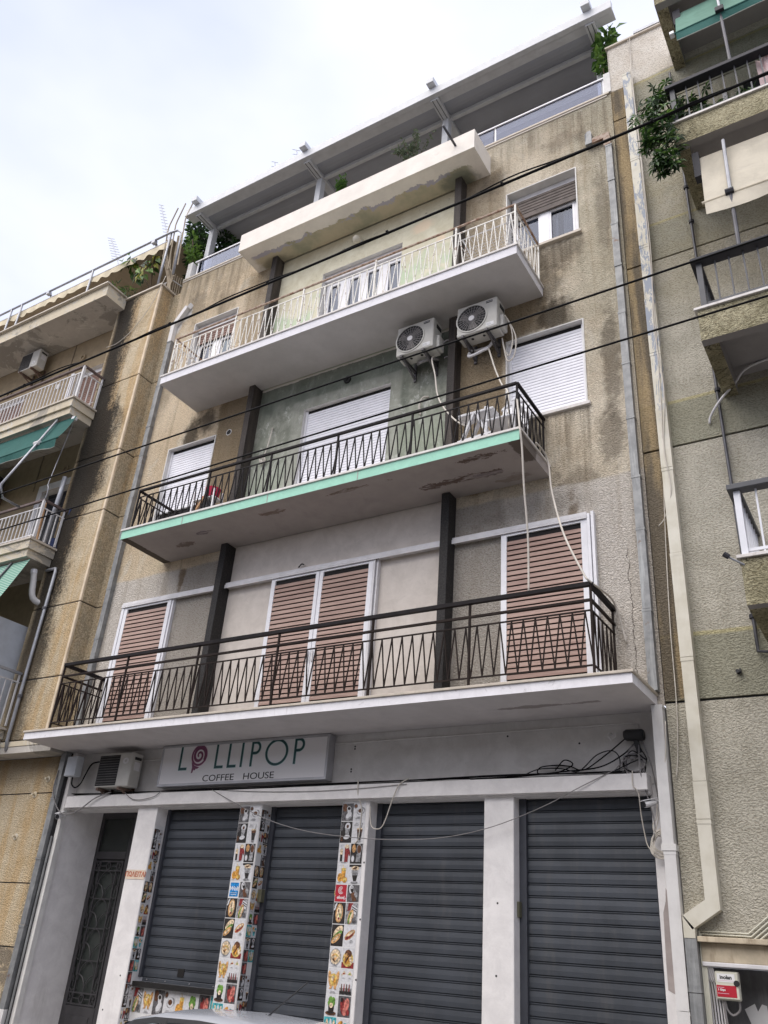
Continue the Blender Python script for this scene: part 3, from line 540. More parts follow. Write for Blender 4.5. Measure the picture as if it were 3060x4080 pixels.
# --- windows
def casement(op,y,label=None,curt=None,half=True):
    a,b,c,d=op; m=MB(); f=.05
    for p,q in (((a,c),(a,d)),((b,c),(b,d))): m.solid(p[0]-(.0 if p[0]==a else f),p[0]+(f if p[0]==a else 0),y,y+.06,c,d)
    m.solid(a+f,b-f,y+.001,y+.06,c,c+f); m.solid(a+f,b-f,y+.001,y+.06,d-f,d); mid=(a+b)/2
    m.solid(mid-.07,mid+.07,y-.012,y+.05,c+f,d-f)
    for x0,x1 in ((a+f,mid-.07),(mid+.07,b-f)):
        for q in ((x0,x0+.035,c+f,d-f),(x1-.035,x1,c+f,d-f)): m.solid(q[0],q[1],y-.006,y+.05,q[2],q[3])
        for q in ((x0+.035,x1-.035,c+f,c+f+.04),(x0+.035,x1-.035,d-f-.04,d-f)): m.solid(q[0],q[1],y-.006,y+.05,q[2],q[3])
    o=m.build('window','alu',B,label=label)
    for x0,x1 in ((a+f+.035,mid-.105),(mid+.105,b-f-.035)): MB().solid(x0,x1,y+.02,y+.026,c+f+.04,d-f-.04).build('pane','pane',o)
    return o
def folds(x0,x1,z0,z1,y,amp=.02,n=14,mat='curtain',parent=None,name='curtain'):
    m=MB(); 
    for i in range(n):
        u0,u1=x0+(x1-x0)*i/n,x0+(x1-x0)*(i+1)/n; y0,y1=y+amp*math.sin(i*1.9),y+amp*math.sin((i+1)*1.9)
        m.poly([(u0,y0,z0),(u1,y1,z0),(u1,y1,z1),(u0,y0,z1)])
    return m.build(name,mat,parent,smooth=True)
def slatblind(parent,x0,x1,z0,z1,y,pitch,mat,name='wooden_blind'):
    m=MB(); o=m.add([(x0,y+.03,z0),(x1,y+.03,z0),(x1,y+.03,z1),(x0,y+.03,z1)],[(0,1,2,3)],1).build(name,[mat,'darkgap'],parent)
    n=int((z1-z0)/pitch); sl=MB().solid(x0,x1,0,.014,0,pitch*.78).build('slat',mat,o,local=True)
    for k in range(n):
        if k==0: firstpiece(sl,o,(0,y,z0))
        else: inst(sl,o,(RL[o.name].x*0,y,z0+k*pitch))
    return o
# local slats are authored in absolute x, so parent offset is removed here
def fixslats(o):
    for c in o.children:
        if c.name.startswith('slat'): c.location.x=-RL[o.name].x
def frame_band(op,wd=.09,mat='reveal'):
    """raised plaster surround of an opening"""
    a,b,c,d=op; m=MB(); m.solid(a-wd,a-.002,-.012,0,c,d+wd); m.solid(b+.002,b+wd,-.012,0,c,d+wd); m.solid(a-.002,b+.002,-.012,0,d+.002,d+wd); return m.build('surround',mat,B)
for k in ('r4','l4','r3','l3'): frame_band(OP[k],.02,'reveal')
W=casement((.30,1.37,11.29,12.16),.15)
folds(.36,.80,11.33,12.12,.185,.004,10,'curtain',W); folds(1.12,1.30,11.33,12.0,.20,.02,8,'curtain',W); folds(.99,1.03,11.5,12.0,.21,.02,3,'curtain',W)
MB().solid(.98,1.26,.19,.23,11.34,11.47).build('cardboard','box_tan',W)
MB().solid(.29,1.38,.13,.2,12.53,12.625).build('blind_box','alud',B)
o=slatblind(B,.30,1.37,12.14,12.52,.10,.062,'oldslat'); fixslats(o)
MB().solid(.30,1.37,.095,.12,12.09,12.135).build('blind_bottom_rail','oldslat',o)
MB().solid(.20,1.46,-.06,.16,11.22,11.268).build('sill','marbled',B,bevel=.004)
W=casement((-6.45,-5.41,11.29,12.12),.15); folds(-5.86,-5.5,11.34,12.05,.186,.012,8,'curtaing',W)
o=slatblind(B,-6.45,-5.41,12.08,12.45,.10,.062,'oldred'); fixslats(o); MB().solid(-6.46,-5.40,.09,.2,12.40,12.54).build('blind_box','alud',B)
MB().solid(-6.55,-5.31,-.06,.16,11.22,11.268).build('sill','marbled',B,bevel=.004)
# top storey balcony door: four white leaves
W=casement((-3.36,-2.54,10.44,12.40),.16); W2=casement((-2.54,-1.72,10.44,12.40),.162)
MB().solid(-3.37,-1.71,.10,.2,12.41,12.55).build('blind_box','alud',B); folds(-3.30,-2.60,10.5,12.3,.20,.004,14,'curtain',W); folds(-2.06,-1.78,10.95,12.3,.2,.01,5,'curtain',W2); folds(-2.46,-2.14,11.7,12.3,.2,.01,5,'curtain',W2)
# --- white roller shutters of the second storey
for (a,b,c,d),nm in (((.27,1.39,8.19,9.59),'r'),((-6.43,-5.31,8.26,9.56),'l'),((-3.38,-1.70,7.365,9.55),'c')):
    g=roller(B,a+.035,b-.035,c+.04,d-.06,.08 if nm!='c' else .10)
    y=.06 if nm!='c' else .08
    MB().solid(a+.002,a+.04,y,y+.09,c,d-.003).build('guide_rail','alu',g); MB().solid(b-.04,b-.002,y,y+.09,c,d-.003).build('guide_rail','alu',g); MB().solid(a+.04,b-.04,y+.005,y+.04,c+.0,c+.045).build('bottom_rail','alu',g)
    MB().solid(a+.04,b-.04,y+.02,y+.08,d-.06,d-.003).build('blind_gap','darkgap',g)
MB().solid(.22,1.45,-.05,.12,8.14,8.188).build('sill','marble',B,bevel=.004)
MB().solid(-6.42,-5.32,.10,.14,8.05,8.26).build('dark_window_strip','darkgap',B); MB().solid(-6.5,-5.26,-.05,.12,8.0,8.048).build('sill','marble',B,bevel=.004)
# --- brown sliding shutters of the first storey
SL=[]
def shutter(x0,x1,z0,z1,y,fl=.075,fr=.075):
    m=MB(); m.solid(x0,x0+fl,y,y+.045,z0,z1).solid(x1-fr,x1,y,y+.045,z0,z1).solid(x0+fl,x1-fr,y+.002,y+.043,z1-.05,z1).solid(x0+fl,x1-fr,y+.002,y+.043,z0,z0+.05)
    m.add([(x0+fl,y+.026,z0+.05),(x1-fr,y+.026,z0+.05),(x1-fr,y+.026,z1-.05),(x0+fl,y+.026,z1-.05)],[(0,1,2,3)],1)
    o=m.build('sliding_shutter',['alu','darkgap'],B); pit=.0692; n=int((z1-z0-.1)/pit); wd=x1-x0-fl-fr
    s=MB().add([(0,.0,0),(wd,.0,0),(wd,.010,.0535),(0,.010,.0535),(0,.010,0),(wd,.010,0),(wd,.018,.0535),(0,.018,.0535)],[(0,1,2,3),(4,7,6,5),(0,4,5,1),(3,2,6,7),(0,3,7,4),(1,5,6,2)]).build('slat','brown',o,local=True)
    for k in range(n):
        p=(x0+fl,y,z0+.055+k*pit)
        if k==0: firstpiece(s,o,p)
        else: inst(s,o,p)
    return o
a=shutter(.22,1.335,4.30,6.47,-.075); b=shutter(-3.46,-2.595,4.30,6.47,-.075,.07,.06); c=shutter(-2.585,-1.69,4.30,6.47,-.075,.06,.07); d=shutter(-6.56,-5.50,4.30,6.47,-.075)
for s,x in ((b,-2.63),(c,-2.555)): MB().solid(x-.012,x+.012,-.095,-.077,5.1,5.25).build('handle','alud',s)
MB().solid(1.34,1.375,-.085,-.003,4.29,6.52).solid(1.385,1.42,-.07,-.003,4.29,6.55).build('shutter_jamb','alu',B)
MB().solid(-6.62,-6.565,-.085,-.003,4.29,6.52).solid(-5.495,-5.46,-.06,-.003,4.29,6.5).build('shutter_jamb','alu',B)
MB().solid(-1.685,-1.655,-.08,.015,4.29,6.5).solid(-1.645,-1.62,-.05,.015,4.29,6.49).build('shutter_jamb','alud',B)
for x0,x1 in ((-.472,1.34),(-4.376,-.6),(-6.62,-4.505)):
    MB().solid(x0,x1,-.10,.018,6.475,6.51).solid(x0,x1,-.085,.018,6.515,6.545).solid(x0,x1,-.10,-.092,6.45,6.475).build('shutter_track','alud',B,bevel=.003)
    MB().solid(x0,x1,-.03,.018,4.272,4.292).build('sill_track','alud',B)
# --- railings
zigzag_railing(B,-6.75,1.57,-.78,0,(4.385,4.98,5.275,4.27),.1385,[-6.75,-5.36,-3.97,-2.58,-1.14,.16,1.57],'ironbrown','ironbrown','iron',(.055,.045),mid=5.095,label='black zigzag railing with broad dark handrail')
zigzag_railing(B,-5.83,.80,-.90,0,(7.385,7.965,8.09,7.365),.1345,[-5.83,-4.29,-3.09,-1.90,-.70,.80],'iron','iron','iron',(.04,.03),label='black zigzag railing above the mint band')
zigzag_railing(B,-5.82,.79,-.90,0,(10.45,11.12,11.26,10.43),.1345,[-5.82,-4.4,-2.95,-1.55,-.15,.79],'railw','railw','rust',(.03,.02),barw=.011,label='white zigzag railing with rusted handrail')
# --- ground floor front
sg=MB(); sg.box(BX0+.02,1.99,.18,.5,3.40,4.1385,0); sg.build('fascia_wall','shopgrey',B)
MB().box(BX0,1.98,-.005,.45,4.1395,4.1405,0).build('recess_ceiling','sof1',B)
MB().box(-6.98,1.80,0,.42,3.31,3.47,0).build('lintel_beam','shop',B,bevel=.012)
MB().box(-6.98,1.80,.06,.40,3.29,3.312,0).build('lintel_soffit','shop',B)
cols=[(-5.475,-5.09,.08,.62),(-3.565,-3.215,.08,.5),(-1.94,-1.55,.08,.5),(-.04,.315,.08,.5)]
for x0,x1,y0,y1 in cols: MB().solid(x0,x1,y0,y1,PV,3.312).build('shop_column','shop',B,bevel=.01)
MB().solid(1.77,2.0,.20,.5,PV,4.139).build('shop_column','shop',B,bevel=.01)
MB().solid(-7.10,-7.02,.02,.86,PV,4.139).build('entrance_wall','shop',B,bevel=.008)
MB().box(-7.03,-5.2,.05,.86,3.36,3.38,0).build('entrance_ceiling','shop',B)
MB().ring((0,0),.045,.06,0,.01,0,16).build('ceiling_spot','signe',B,local=True).matrix_local=Matrix.Translation(Vector((-6.71,.45,3.357))-RL[B.name])@Matrix.Rotation(PI/2,4,'X')
for x,z in ((.13,2.22),(.12,1.55),(.14,1.05),(.1,.5),(-1.57,2.6),(-1.565,2.0),(-1.56,1.4),(-5.2,1.2),(-5.4,.8)): MB().ring((x,z),.0,.011,.0785,.0795,0,8).build('screw_hole','trim',B)
for x,z in ((-1.9,3.98),(-1.9,3.95),(-1.93,3.70),(-1.93,3.67),(1.05,3.85),(.2,3.98)): MB().ring((x,z),.0,.012,.176,.179,0,8).build('screw_hole','trim',B)
# steel shutters
def shopshutter(x0,x1,z0,z1,y,rl=.07,rr=.0,label=None):
    m=MB(); m.add([(x0,y+.02,z0),(x1,y+.02,z0),(x1,y+.02,z1),(x0,y+.02,z1)],[(0,1,2,3)],0); m.solid(x0-rl,x0+.012,y-.045,y+.03,z0,z1,1)
    m.solid(x1-.012,x1+max(rr,.02),y-.03,y+.03,z0,z1,1); m.solid(x0,x1,y-.02,y+.02,z1-.03,z1+.05,0)
    o=m.build('steel_shutter',['darkgap','shutrail'],B,label=label); pit=.1215; n=int((z1-z0)/pit); wd=x1-x0-.024
    pr=[(.010,.0),(.0,.006),(-.003,.05),(.0,.097),(.010,.101),(.010,.105),(.0,.108),(.0,.115),(.010,.1185)]
    s=MB()
    for i in range(len(pr)-1): s.add([(0,pr[i][0],pr[i][1]),(wd,pr[i][0],pr[i][1]),(wd,pr[i+1][0],pr[i+1][1]),(0,pr[i+1][0],pr[i+1][1])],[(0,1,2,3)])
    s=s.build('slat','shut',o,local=True)
    for k in range(n):
        p=(x0+.012,y,z1-.03-(k+1)*pit)
        if k==0: firstpiece(s,o,p)
        else: inst(s,o,p)
    return o
a=shopshutter(-5.055,-3.60,1.20,3.30,.33,.085)
MB().solid(-5.04,-3.6,.318,.345,1.155,1.2).build('bottom_rail','shut',a,bevel=.004); MB().solid(-4.44,-4.33,.322,.329,1.24,1.335).build('slot_cover','darkgap',a)
for x in (-4.95,-4.62,-4.2,-3.8): MB().tube([(x,.318,1.178),(x,.308,1.178)],.008,6).build('bolt','signe',a)
b=shopshutter(-3.155,-1.96,PV,3.31,.33,.065); c=shopshutter(-1.49,-.06,PV,3.32,.30,.065); d=shopshutter(.385,1.765,PV,3.32,.27,.075)
def lock(x,y,z0,z1,o): MB().solid(x-.045,x+.05,y-.075,y,z0,z1).build('lock_box','lock',o,bevel=.005)
lock(.29,.235,2.10,2.25,d); lock(-3.2,.29,2.14,2.29,b)
# counter under the first shutter
MB().solid(-5.34,-3.57,.20,.36,1.09,1.15).build('counter_ledge','darkgap',B,bevel=.004)
pan=MB().solid(-5.32,-3.57,.27,.5,PV,1.088).build('counter_front','paperw',B)
# entrance door
dm=MB(); y=.80
dm.solid(-7.04,-6.96,y,y+.06,PV,3.36).solid(-6.33,-6.25,y,y+.06,PV,3.36).solid(-6.96,-6.33,y,y+.06,3.27,3.36).solid(-6.96,-6.33,y-.01,y+.06,2.68,2.79).solid(-6.96,-6.33,y-.005,y+.06,PV,.74).solid(-6.25,-5.42,y+.01,y+.05,PV,3.36)
D=dm.build('entrance_door','door',B,bevel=.006)
MB().solid(-6.88,-6.42,y-.016,y-.004,0,.62).build('door_panel','door',D,bevel=.006)
MB().solid(-6.96,-6.33,y+.035,y+.045,2.79,3.27).build('transom_pane','doorglass',D); MB().solid(-6.96,-6.33,y+.035,y+.045,.74,2.68).build('door_pane','doorglass',D)
g=MB(); yg=y-.004; r_=.011; xl,xr,xc=-6.94,-6.35,-6.645
for zz in (.76,.90,2.52,2.65): g.bar((xl,yg,zz),(xr,yg,zz),.02,.02)
for zz in (1.31,1.73,2.13): g.bar((-6.83,yg,zz),(-6.46,yg,zz),.016,.016)
for x in (xl,-6.83,-6.46,xr): g.bar((x,yg,.74),(x,yg,2.66),.018,.018)
for zb,zt in ((.92,1.31),(1.31,1.73),(1.73,2.13),(2.13,2.52)):
    h=zt-zb
    g.tube([(xc+.165*math.cos(t),yg,zb+h*.35+h*.63*math.sin(t)) for t in [PI*i/14 for i in range(15)]],.008,5)
    for s in (-1,1):
        g.tube([(xc+s*.18-s*.18*math.sin(t),yg,zb+h*.55*math.cos(t)) for t in [PI/2*i/8 for i in range(9)]],.008,5)
        x=xc+s*.24
        g.bar((x,yg,zb+.05),(x,yg,zb+h*.42),.012,.012); g.bar((x+.03*s,yg,zb+h*.3),(x+.03*s,yg,zb+h*.75),.012,.012); g.bar((x-.03*s,yg,zb+h*.5),(x-.03*s,yg,zb+h*.9),.012,.012)
        g.bar((x-.05,yg,zb+h*.08),(x,yg,zb),.012,.012); g.bar((x+.05,yg,zb+h*.08),(x,yg,zb),.012,.012); g.bar((x,yg,zb+h*.42),(x+.03*s,yg,zb+h*.5),.012,.012)
for zz in (.83,2.585):
    g.ring((xc,zz),.036,.05,yg-.008,yg+.008,0,16,sz=1.2)
    for s in (-1,1): g.bar((xc+s*.2,yg,zz-.06),(xc+s*.28,yg,zz+.06),.012,.012); g.bar((xc+s*.2,yg,zz+.06),(xc+s*.28,yg,zz-.06),.012,.012); g.bar((xc+s*.06,yg,zz),(xc+s*.185,yg,zz),.012,.012)
g.build('iron_grille','door',D)
# --- rain pipes fixed to the front
def rainpipe(x0,x1,y0,y1,zs,mat,parent,joint=.006):
    m=MB()
    for i in range(len(zs)-1):
        dx=random.uniform(-.006,.006); m.solid(x0+dx,x1+dx,y0+random.uniform(-.004,.004),y1,zs[i],zs[i+1]-.004); m.solid(x0+dx-joint,x1+dx+joint,y0-joint,y1,zs[i+1]-.035,zs[i+1]-.005)
    return m.build('rain_pipe',mat,parent)
rainpipe(1.915,2.01,-.09,-.004,[4.285,5.2,6.2,6.9,7.75,8.6,9.45,10.3,11.1,12.0,12.75],'galv',B)
MB().solid(1.895,2.0,-.095,-.004,12.755,12.93,1).solid(1.72,1.99,-.092,-.004,12.931,13.03,1).prism([(1.615,-.10,12.93),(1.719,-.10,12.93),(1.719,-.10,13.16),(1.70,-.08,13.24),(1.64,-.08,13.24),(1.615,-.10,13.16)],(0,.096,0),0).build('pipe_offset',['galv','rust'],B)
rainpipe(1.93,2.04,-.09,.2,[PV,1.4,2.72,4.135],'whitepipe',B,.004); MB().solid(1.915,2.055,-.1,.19,2.72,2.78).build('pipe_joint','reveal',B)
rainpipe(-7.13,-7.02,-.085,-.004,[4.285,5.1,6.0,6.9,7.8,8.7,9.6,10.25,11.2,12.3],'galv',B)
MB().bar((-7.075,-.045,12.28),(-7.07,-.05,12.75),.10,.09,0,(0,1,0)).bar((-7.075,-.05,12.7),(-6.78,-.05,13.1),.10,.09,0,(0,1,0)).bar((-6.78,-.05,13.05),(-6.76,.0,13.18),.1,.09).build('pipe_offset','whitepipe',B)
rainpipe(-7.23,-7.12,-.09,.0,[.66,1.7,2.6,3.45,4.135],'galv',B); MB().solid(-7.235,-7.115,-.095,.0,PV,.66).build('pipe_foot','whitepipe',B)
MB().solid(-7.115,-7.09,-.03,.05,PV,4.0).build('black_cable_trunk','trim',B); MB().tube([(-7.07,-.03,PV),(-7.07,-.03,2.9)],.018,6).build('cable_conduit','galv',B); MB().solid(-7.06,-6.985,.0,.08,PV,3.30).build('door_jamb_strip','reveal',B)
# bare patch on the right column
MB().prism([(1.80,.197,1.55),(1.90,.197,1.5),(1.915,.197,1.75),(1.895,.197,2.3),(1.85,.197,2.42),(1.84,.197,2.3),(1.81,.197,2.2),(1.80,.197,1.8)],(0,.006,0)).build('bare_patch','peelp',B)
# paper strip with red letters on the white column
pp=MB().solid(-5.455,-5.10,.0745,.0775,2.35,2.47).build('notice_strip','paper',B)
text_mb('\u03a0\u03a9\u039b\u0395\u0399\u03a4\u0391\u0399',.085,'redtext',pp,(-5.275,.0735,2.385),'notice_lettering',.0005,.0025,'CENTER',0,0,1.0)
# wall lamp, hooks and holes
MB().tube([(-2.61,.02,12.97),(-2.61,-.06,12.97)],[.06,.05],12).build('wall_lamp_base','reveal',B,smooth=True)
lm=bmesh.new(); bmesh.ops.create_uvsphere(lm,u_segments=16,v_segments=10,radius=.08); g=MB(); g.v=[(v.co.x-2.61,v.co.y-.10,v.co.z+12.96) for v in lm.verts]; g.f=[tuple(v.index for v in f.verts) for f in lm.faces]; g.m=[0]*len(g.f); lm.free(); g.build('wall_lamp_globe','globe',B,smooth=True)
MB().ring((-2.55,9.88),.03,.065,-.01,.02,0,16).ring((-2.55,9.88),.0,.022,-.025,.02,0,10).build('old_lamp_socket','acd',B)
MB().ring((-5.0,9.55),.0,.05,-.004,0,0,14).build('pipe_hole','acd',B); MB().ring((-5.0,9.55),.05,.062,-.006,0,0,14).build('pipe_hole_rim','reveal',B)
MB().tube(spline([(-3.05,.0,6.62),(-3.02,-.03,6.60),(-2.98,-.03,6.64),(-2.94,-.02,6.63)],4),.010,6).build('wall_hook','acd',B)
MB().tube([(1.41,.18,3.93),(1.41,.14,3.93),(1.39,.11,3.89),(1.43,.10,3.85),(1.48,.11,3.88),(1.48,.11,3.92)],.012,6).build('ceiling_hook','shopgrey',B)
MB().tube([(-6.7,.17,3.98),(-5.2,.17,3.98)],.016,6).build('wall_conduit','shopgrey',B); MB().tube([(-2.3,.172,4.03),(1.62,.172,4.03),(1.70,.172,4.01),(1.71,.172,3.92)],.013,6).build('wall_conduit','shopgrey',B)
# pictures pasted on the shop columns
def U(shapes,wd=1,h=1):
    m=MB(); cols=[]
    def ci(c):
        if c not in cols: cols.append(c)
        return cols.index(c)
    for i,s in enumerate(shapes):
        y=-.0008*i
        if s[0]=='r': m.poly([(s[1],y,s[2]),(s[3],y,s[2]),(s[3],y,s[4]),(s[1],y,s[4])],ci(s[5]))
        elif s[0]=='e': m.ell((s[1],s[2]),s[3],s[4],y,ci(s[6]),14,s[5])
        elif s[0]=='p': m.poly([(a,y,b) for a,b in s[1]],ci(s[2]))
    return m,['print_'+c for c in cols],cols
def txtlines(x,z,n=3,w_=.3): return [('r',x-w_/2*(.6+.4*((i*7)%3)/2),z-.05*i,x+w_/2*(.6+.4*((i*5)%3)/2),z-.05*i+.022,'G') for i in range(n)]
bgD=('r',.02,.02,.98,.98,'D'); bgK=('r',.02,.02,.98,.98,'K'); bgW=('r',.02,.02,.98,.98,'W'); 
TILES=dict(
 cupdark=[bgD,('e',.25,.75,.2,.22,.3,'B'),('e',.62,.3,.32,.2,.5,'G'),('e',.6,.33,.26,.15,.5,'W'),('p',[(.42,.72),(.78,.66),(.74,.35),(.55,.3)],'W'),('e',.6,.7,.19,.12,-.1,'W'),('e',.6,.7,.14,.085,-.1,'K')],
 cupswhite=[('r',.02,.02,.98,.98,'G'),('r',.02,.02,.98,.98,'W'),('e',.15,.82,.18,.14,0,'G'),('e',.17,.83,.13,.1,0,'B'),('e',.62,.55,.36,.2,.2,'G'),('e',.6,.55,.26,.19,0,'W'),('e',.58,.56,.19,.11,0,'B'),*txtlines(.45,.22,3,.5)],
 latte=[bgK,('p',[(.02,.9),(.3,.98),(.2,.6),(.02,.5)],'D'),('e',.6,.76,.24,.18,.2,'W'),('e',.6,.76,.1,.08,.2,'B'),('p',[(.4,.7),(.8,.62),(.7,.28),(.48,.28)],'G'),('e',.58,.28,.26,.1,.1,'W'),('r',.1,.1,.25,.35,'B')],
 tallcoffee=[bgW,*txtlines(.33,.88,3,.4),('p',[(.72,.62),(.8,.92),(.83,.92),(.76,.62)],'K'),('e',.62,.64,.24,.06,0,'C'),('p',[(.42,.62),(.86,.62),(.76,.15),(.52,.15)],'B'),('p',[(.46,.5),(.82,.5),(.76,.16),(.52,.16)],'K'),('e',.64,.1,.14,.06,0,'G')],
 mugs=[bgW,('p',[(.16,.2),(.36,.2),(.38,.72),(.14,.72)],'C'),('r',.17,.12,.36,.45,'K'),('p',[(.25,.72),(.2,.92),(.23,.92),(.3,.72)],'G'),('p',[(.55,.1),(.82,.1),(.88,.85),(.52,.85)],'R'),('e',.7,.84,.18,.1,0,'C'),('e',.92,.55,.07,.16,.2,'R'),*txtlines(.5,.06,1,.7)],
 bardark=[bgK,('e',.28,.75,.16,.2,0,'T'),('e',.72,.72,.22,.26,.2,'G'),('e',.72,.72,.17,.2,.2,'B'),('p',[(.5,.1),(.85,.1),(.9,.5),(.55,.5)],'G'),('r',.1,.1,.35,.45,'D'),('e',.25,.25,.12,.15,0,'W')],
 juice=[bgW,('e',.3,.33,.22,.22,0,'O'),('p',[(.42,.16),(.72,.16),(.76,.8),(.38,.8)],'Y'),('p',[(.44,.16),(.7,.16),(.73,.65),(.41,.65)],'O'),('p',[(.55,.8),(.46,.97),(.49,.97),(.6,.8)],'Y'),('e',.72,.22,.2,.14,.2,'O'),('e',.72,.23,.15,.09,.2,'Y'),*txtlines(.25,.07,1,.4)],
 irish=[('r',.02,.02,.98,.98,'W'),('r',.02,.86,.98,.98,'K'),('p',[(.2,.78),(.84,.78),(.66,.2),(.4,.2)],'W'),('p',[(.3,.45),(.74,.45),(.64,.16),(.42,.16)],'K'),('e',.52,.8,.33,.11,0,'C'),('e',.5,.8,.2,.05,.2,'B'),('p',[(.24,.7),(.8,.7),(.74,.45),(.3,.45)],'G'),('e',.52,.1,.3,.06,0,'G')],
 swirl=[bgD,('e',.35,.72,.2,.26,.3,'W'),('e',.4,.72,.13,.18,.3,'K'),('p',[(.3,.5),(.6,.6),(.8,.1),(.5,.05)],'B'),('e',.38,.8,.07,.05,0,'W'),('p',[(.65,.7),(.9,.5),(.85,.2),(.6,.4)],'G')],
 wrap=[bgK,('e',.5,.5,.3,.44,-.1,'T'),('e',.52,.52,.22,.36,-.1,'C'),('e',.45,.6,.05,.08,0,'B'),('e',.58,.4,.05,.09,0,'N'),('e',.5,.25,.07,.06,0,'R'),('e',.2,.85,.14,.06,.8,'W'),('e',.15,.7,.12,.05,.8,'W')],
 sandwich=[('r',.02,.02,.98,.98,'G'),('p',[(.2,.98),(.6,.98),(.4,.65),(.15,.6)],'R'),('p',[(.5,.9),(.95,.75),(.85,.45),(.4,.6)],'W'),('p',[(.52,.84),(.93,.69),(.92,.65),(.5,.79)],'K'),('p',[(.5,.74),(.9,.6),(.89,.56),(.49,.7)],'K'),('e',.45,.35,.2,.36,-.4,'T'),('e',.4,.3,.1,.3,-.4,'N'),('e',.5,.33,.08,.28,-.4,'C'),('e',.72,.2,.16,.12,0,'D')],
 sub=[bgK,('e',.55,.68,.42,.2,.5,'C'),('e',.5,.5,.42,.13,.5,'N'),('e',.5,.46,.3,.07,.5,'W'),('e',.42,.36,.4,.15,.5,'T'),('e',.4,.34,.25,.06,.5,'C')],
 baguette=[bgW,('e',.5,.55,.44,.17,.45,'T'),('e',.48,.49,.36,.08,.45,'R'),('e',.55,.62,.3,.07,.45,'C'),*txtlines(.65,.3,3,.3)],
 fries=[('r',.02,.02,.98,.98,'W'),('e',.5,.5,.46,.42,0,'G'),('e',.5,.52,.4,.36,0,'C'),('e',.35,.6,.14,.06,.5,'T'),('e',.6,.6,.16,.05,-.4,'Y'),('e',.5,.42,.2,.06,.2,'T'),('e',.4,.35,.12,.05,-.5,'B'),('e',.65,.4,.12,.05,.7,'C'),*txtlines(.5,.07,1,.7)],
 waffle=[bgW,('p',[(.02,.02),(.98,.02),(.98,.3),(.02,.3)],'R'),('e',.5,.45,.42,.36,0,'Y'),('e',.5,.42,.3,.2,.3,'O'),('e',.45,.75,.22,.14,.4,'B'),('e',.65,.7,.14,.16,0,'B'),('p',[(.25,.3),(.55,.62),(.6,.55),(.35,.25)],'B'),('e',.75,.4,.1,.2,.5,'C'),('e',.35,.6,.08,.16,-.6,'T')],
 club=[bgW,('e',.25,.55,.15,.36,.4,'T'),('e',.75,.55,.15,.36,-.4,'T'),('e',.5,.55,.28,.24,0,'Y'),('e',.45,.6,.12,.1,.5,'C'),('e',.6,.5,.1,.12,0,'O'),('p',[(.2,.2),(.45,.4),(.4,.2)],'T'),('p',[(.8,.2),(.55,.4),(.6,.2)],'T'),*txtlines(.5,.1,2,.5)],
 bottles=[('r',.02,.02,.98,.98,'G'),('r',.02,.55,.98,.98,'W'),*[('p',[(.12+.2*i,.1),(.24+.2*i,.1),(.21+.2*i,.85),(.15+.2*i,.85)],'R' if i%2 else 'B') for i in range(4)],('r',.05,.1,.95,.32,'K')],
 minis=[bgW,('p',[(.05,.45),(.45,.6),(.3,.85)],'C'),('p',[(.55,.55),(.95,.5),(.75,.85)],'C'),('e',.28,.62,.08,.06,0,'R'),('e',.75,.62,.07,.06,0,'N'),*txtlines(.3,.3,2,.25),*txtlines(.75,.3,2,.25)],
 mojito=[bgW,('p',[(.3,.2),(.7,.2),(.75,.6),(.25,.6)],'K'),('e',.5,.6,.3,.16,0,'N'),('e',.4,.78,.16,.12,.5,'N'),('e',.65,.76,.14,.12,-.5,'N'),('e',.5,.5,.14,.12,0,'C'),('e',.5,.15,.42,.1,0,'B'),('e',.5,.18,.3,.06,0,'K')],
 berry=[('r',.02,.02,.98,.98,'D'),('e',.4,.5,.2,.4,.2,'R'),('e',.68,.6,.2,.3,-.2,'F'),('e',.55,.28,.16,.2,0,'F'),('e',.8,.25,.12,.14,0,'R'),('e',.3,.8,.1,.1,0,'K')],
 teal=[('r',.02,.02,.98,.98,'L'),('e',.3,.5,.12,.4,.1,'C'),('e',.55,.5,.12,.42,0,'W'),('e',.78,.5,.11,.38,-.1,'C'),('e',.3,.3,.08,.16,0,'N'),('e',.55,.3,.08,.18,0,'Y')],
 sundae=[bgW,('p',[(.35,.15),(.65,.15),(.75,.55),(.25,.55)],'L'),('e',.5,.6,.3,.12,0,'C'),('e',.3,.75,.2,.1,.4,'O'),('e',.7,.7,.16,.1,0,'L')],
)
for k in 'KWGDBOTNRYLCSF': M_['print_'+k]=PR[k]
TM={}
def tile(kind,parent,x,y,z,wd,h,rot=0):
    if kind not in TM:
        m,mats,_=U(TILES[kind]); o=m.build('menu_picture',mats,parent,local=True); TM[kind]=o; firstpiece(o,parent,(x,y,z),rot); o.scale=(wd,1,h); return o
    o=inst(TM[kind],parent,(x,y,z),rot,(wd,1,h)); return o
ROW=[3.27,3.06,2.81,2.58,2.36,2.17,1.94,1.71,1.50,1.24,1.03,.80,.58,.36,.14,-.2]
SEQ=[('cupdark','cupswhite'),('latte','tallcoffee'),('mugs','bardark'),('juice','irish'),(None,'swirl'),('wrap','sandwich'),('sub','baguette'),('fries','waffle'),('club','minis'),('mojito','berry'),('teal','sundae'),('wrap','sandwich'),('cupdark','cupswhite'),('juice','mojito'),('club','bottles')]
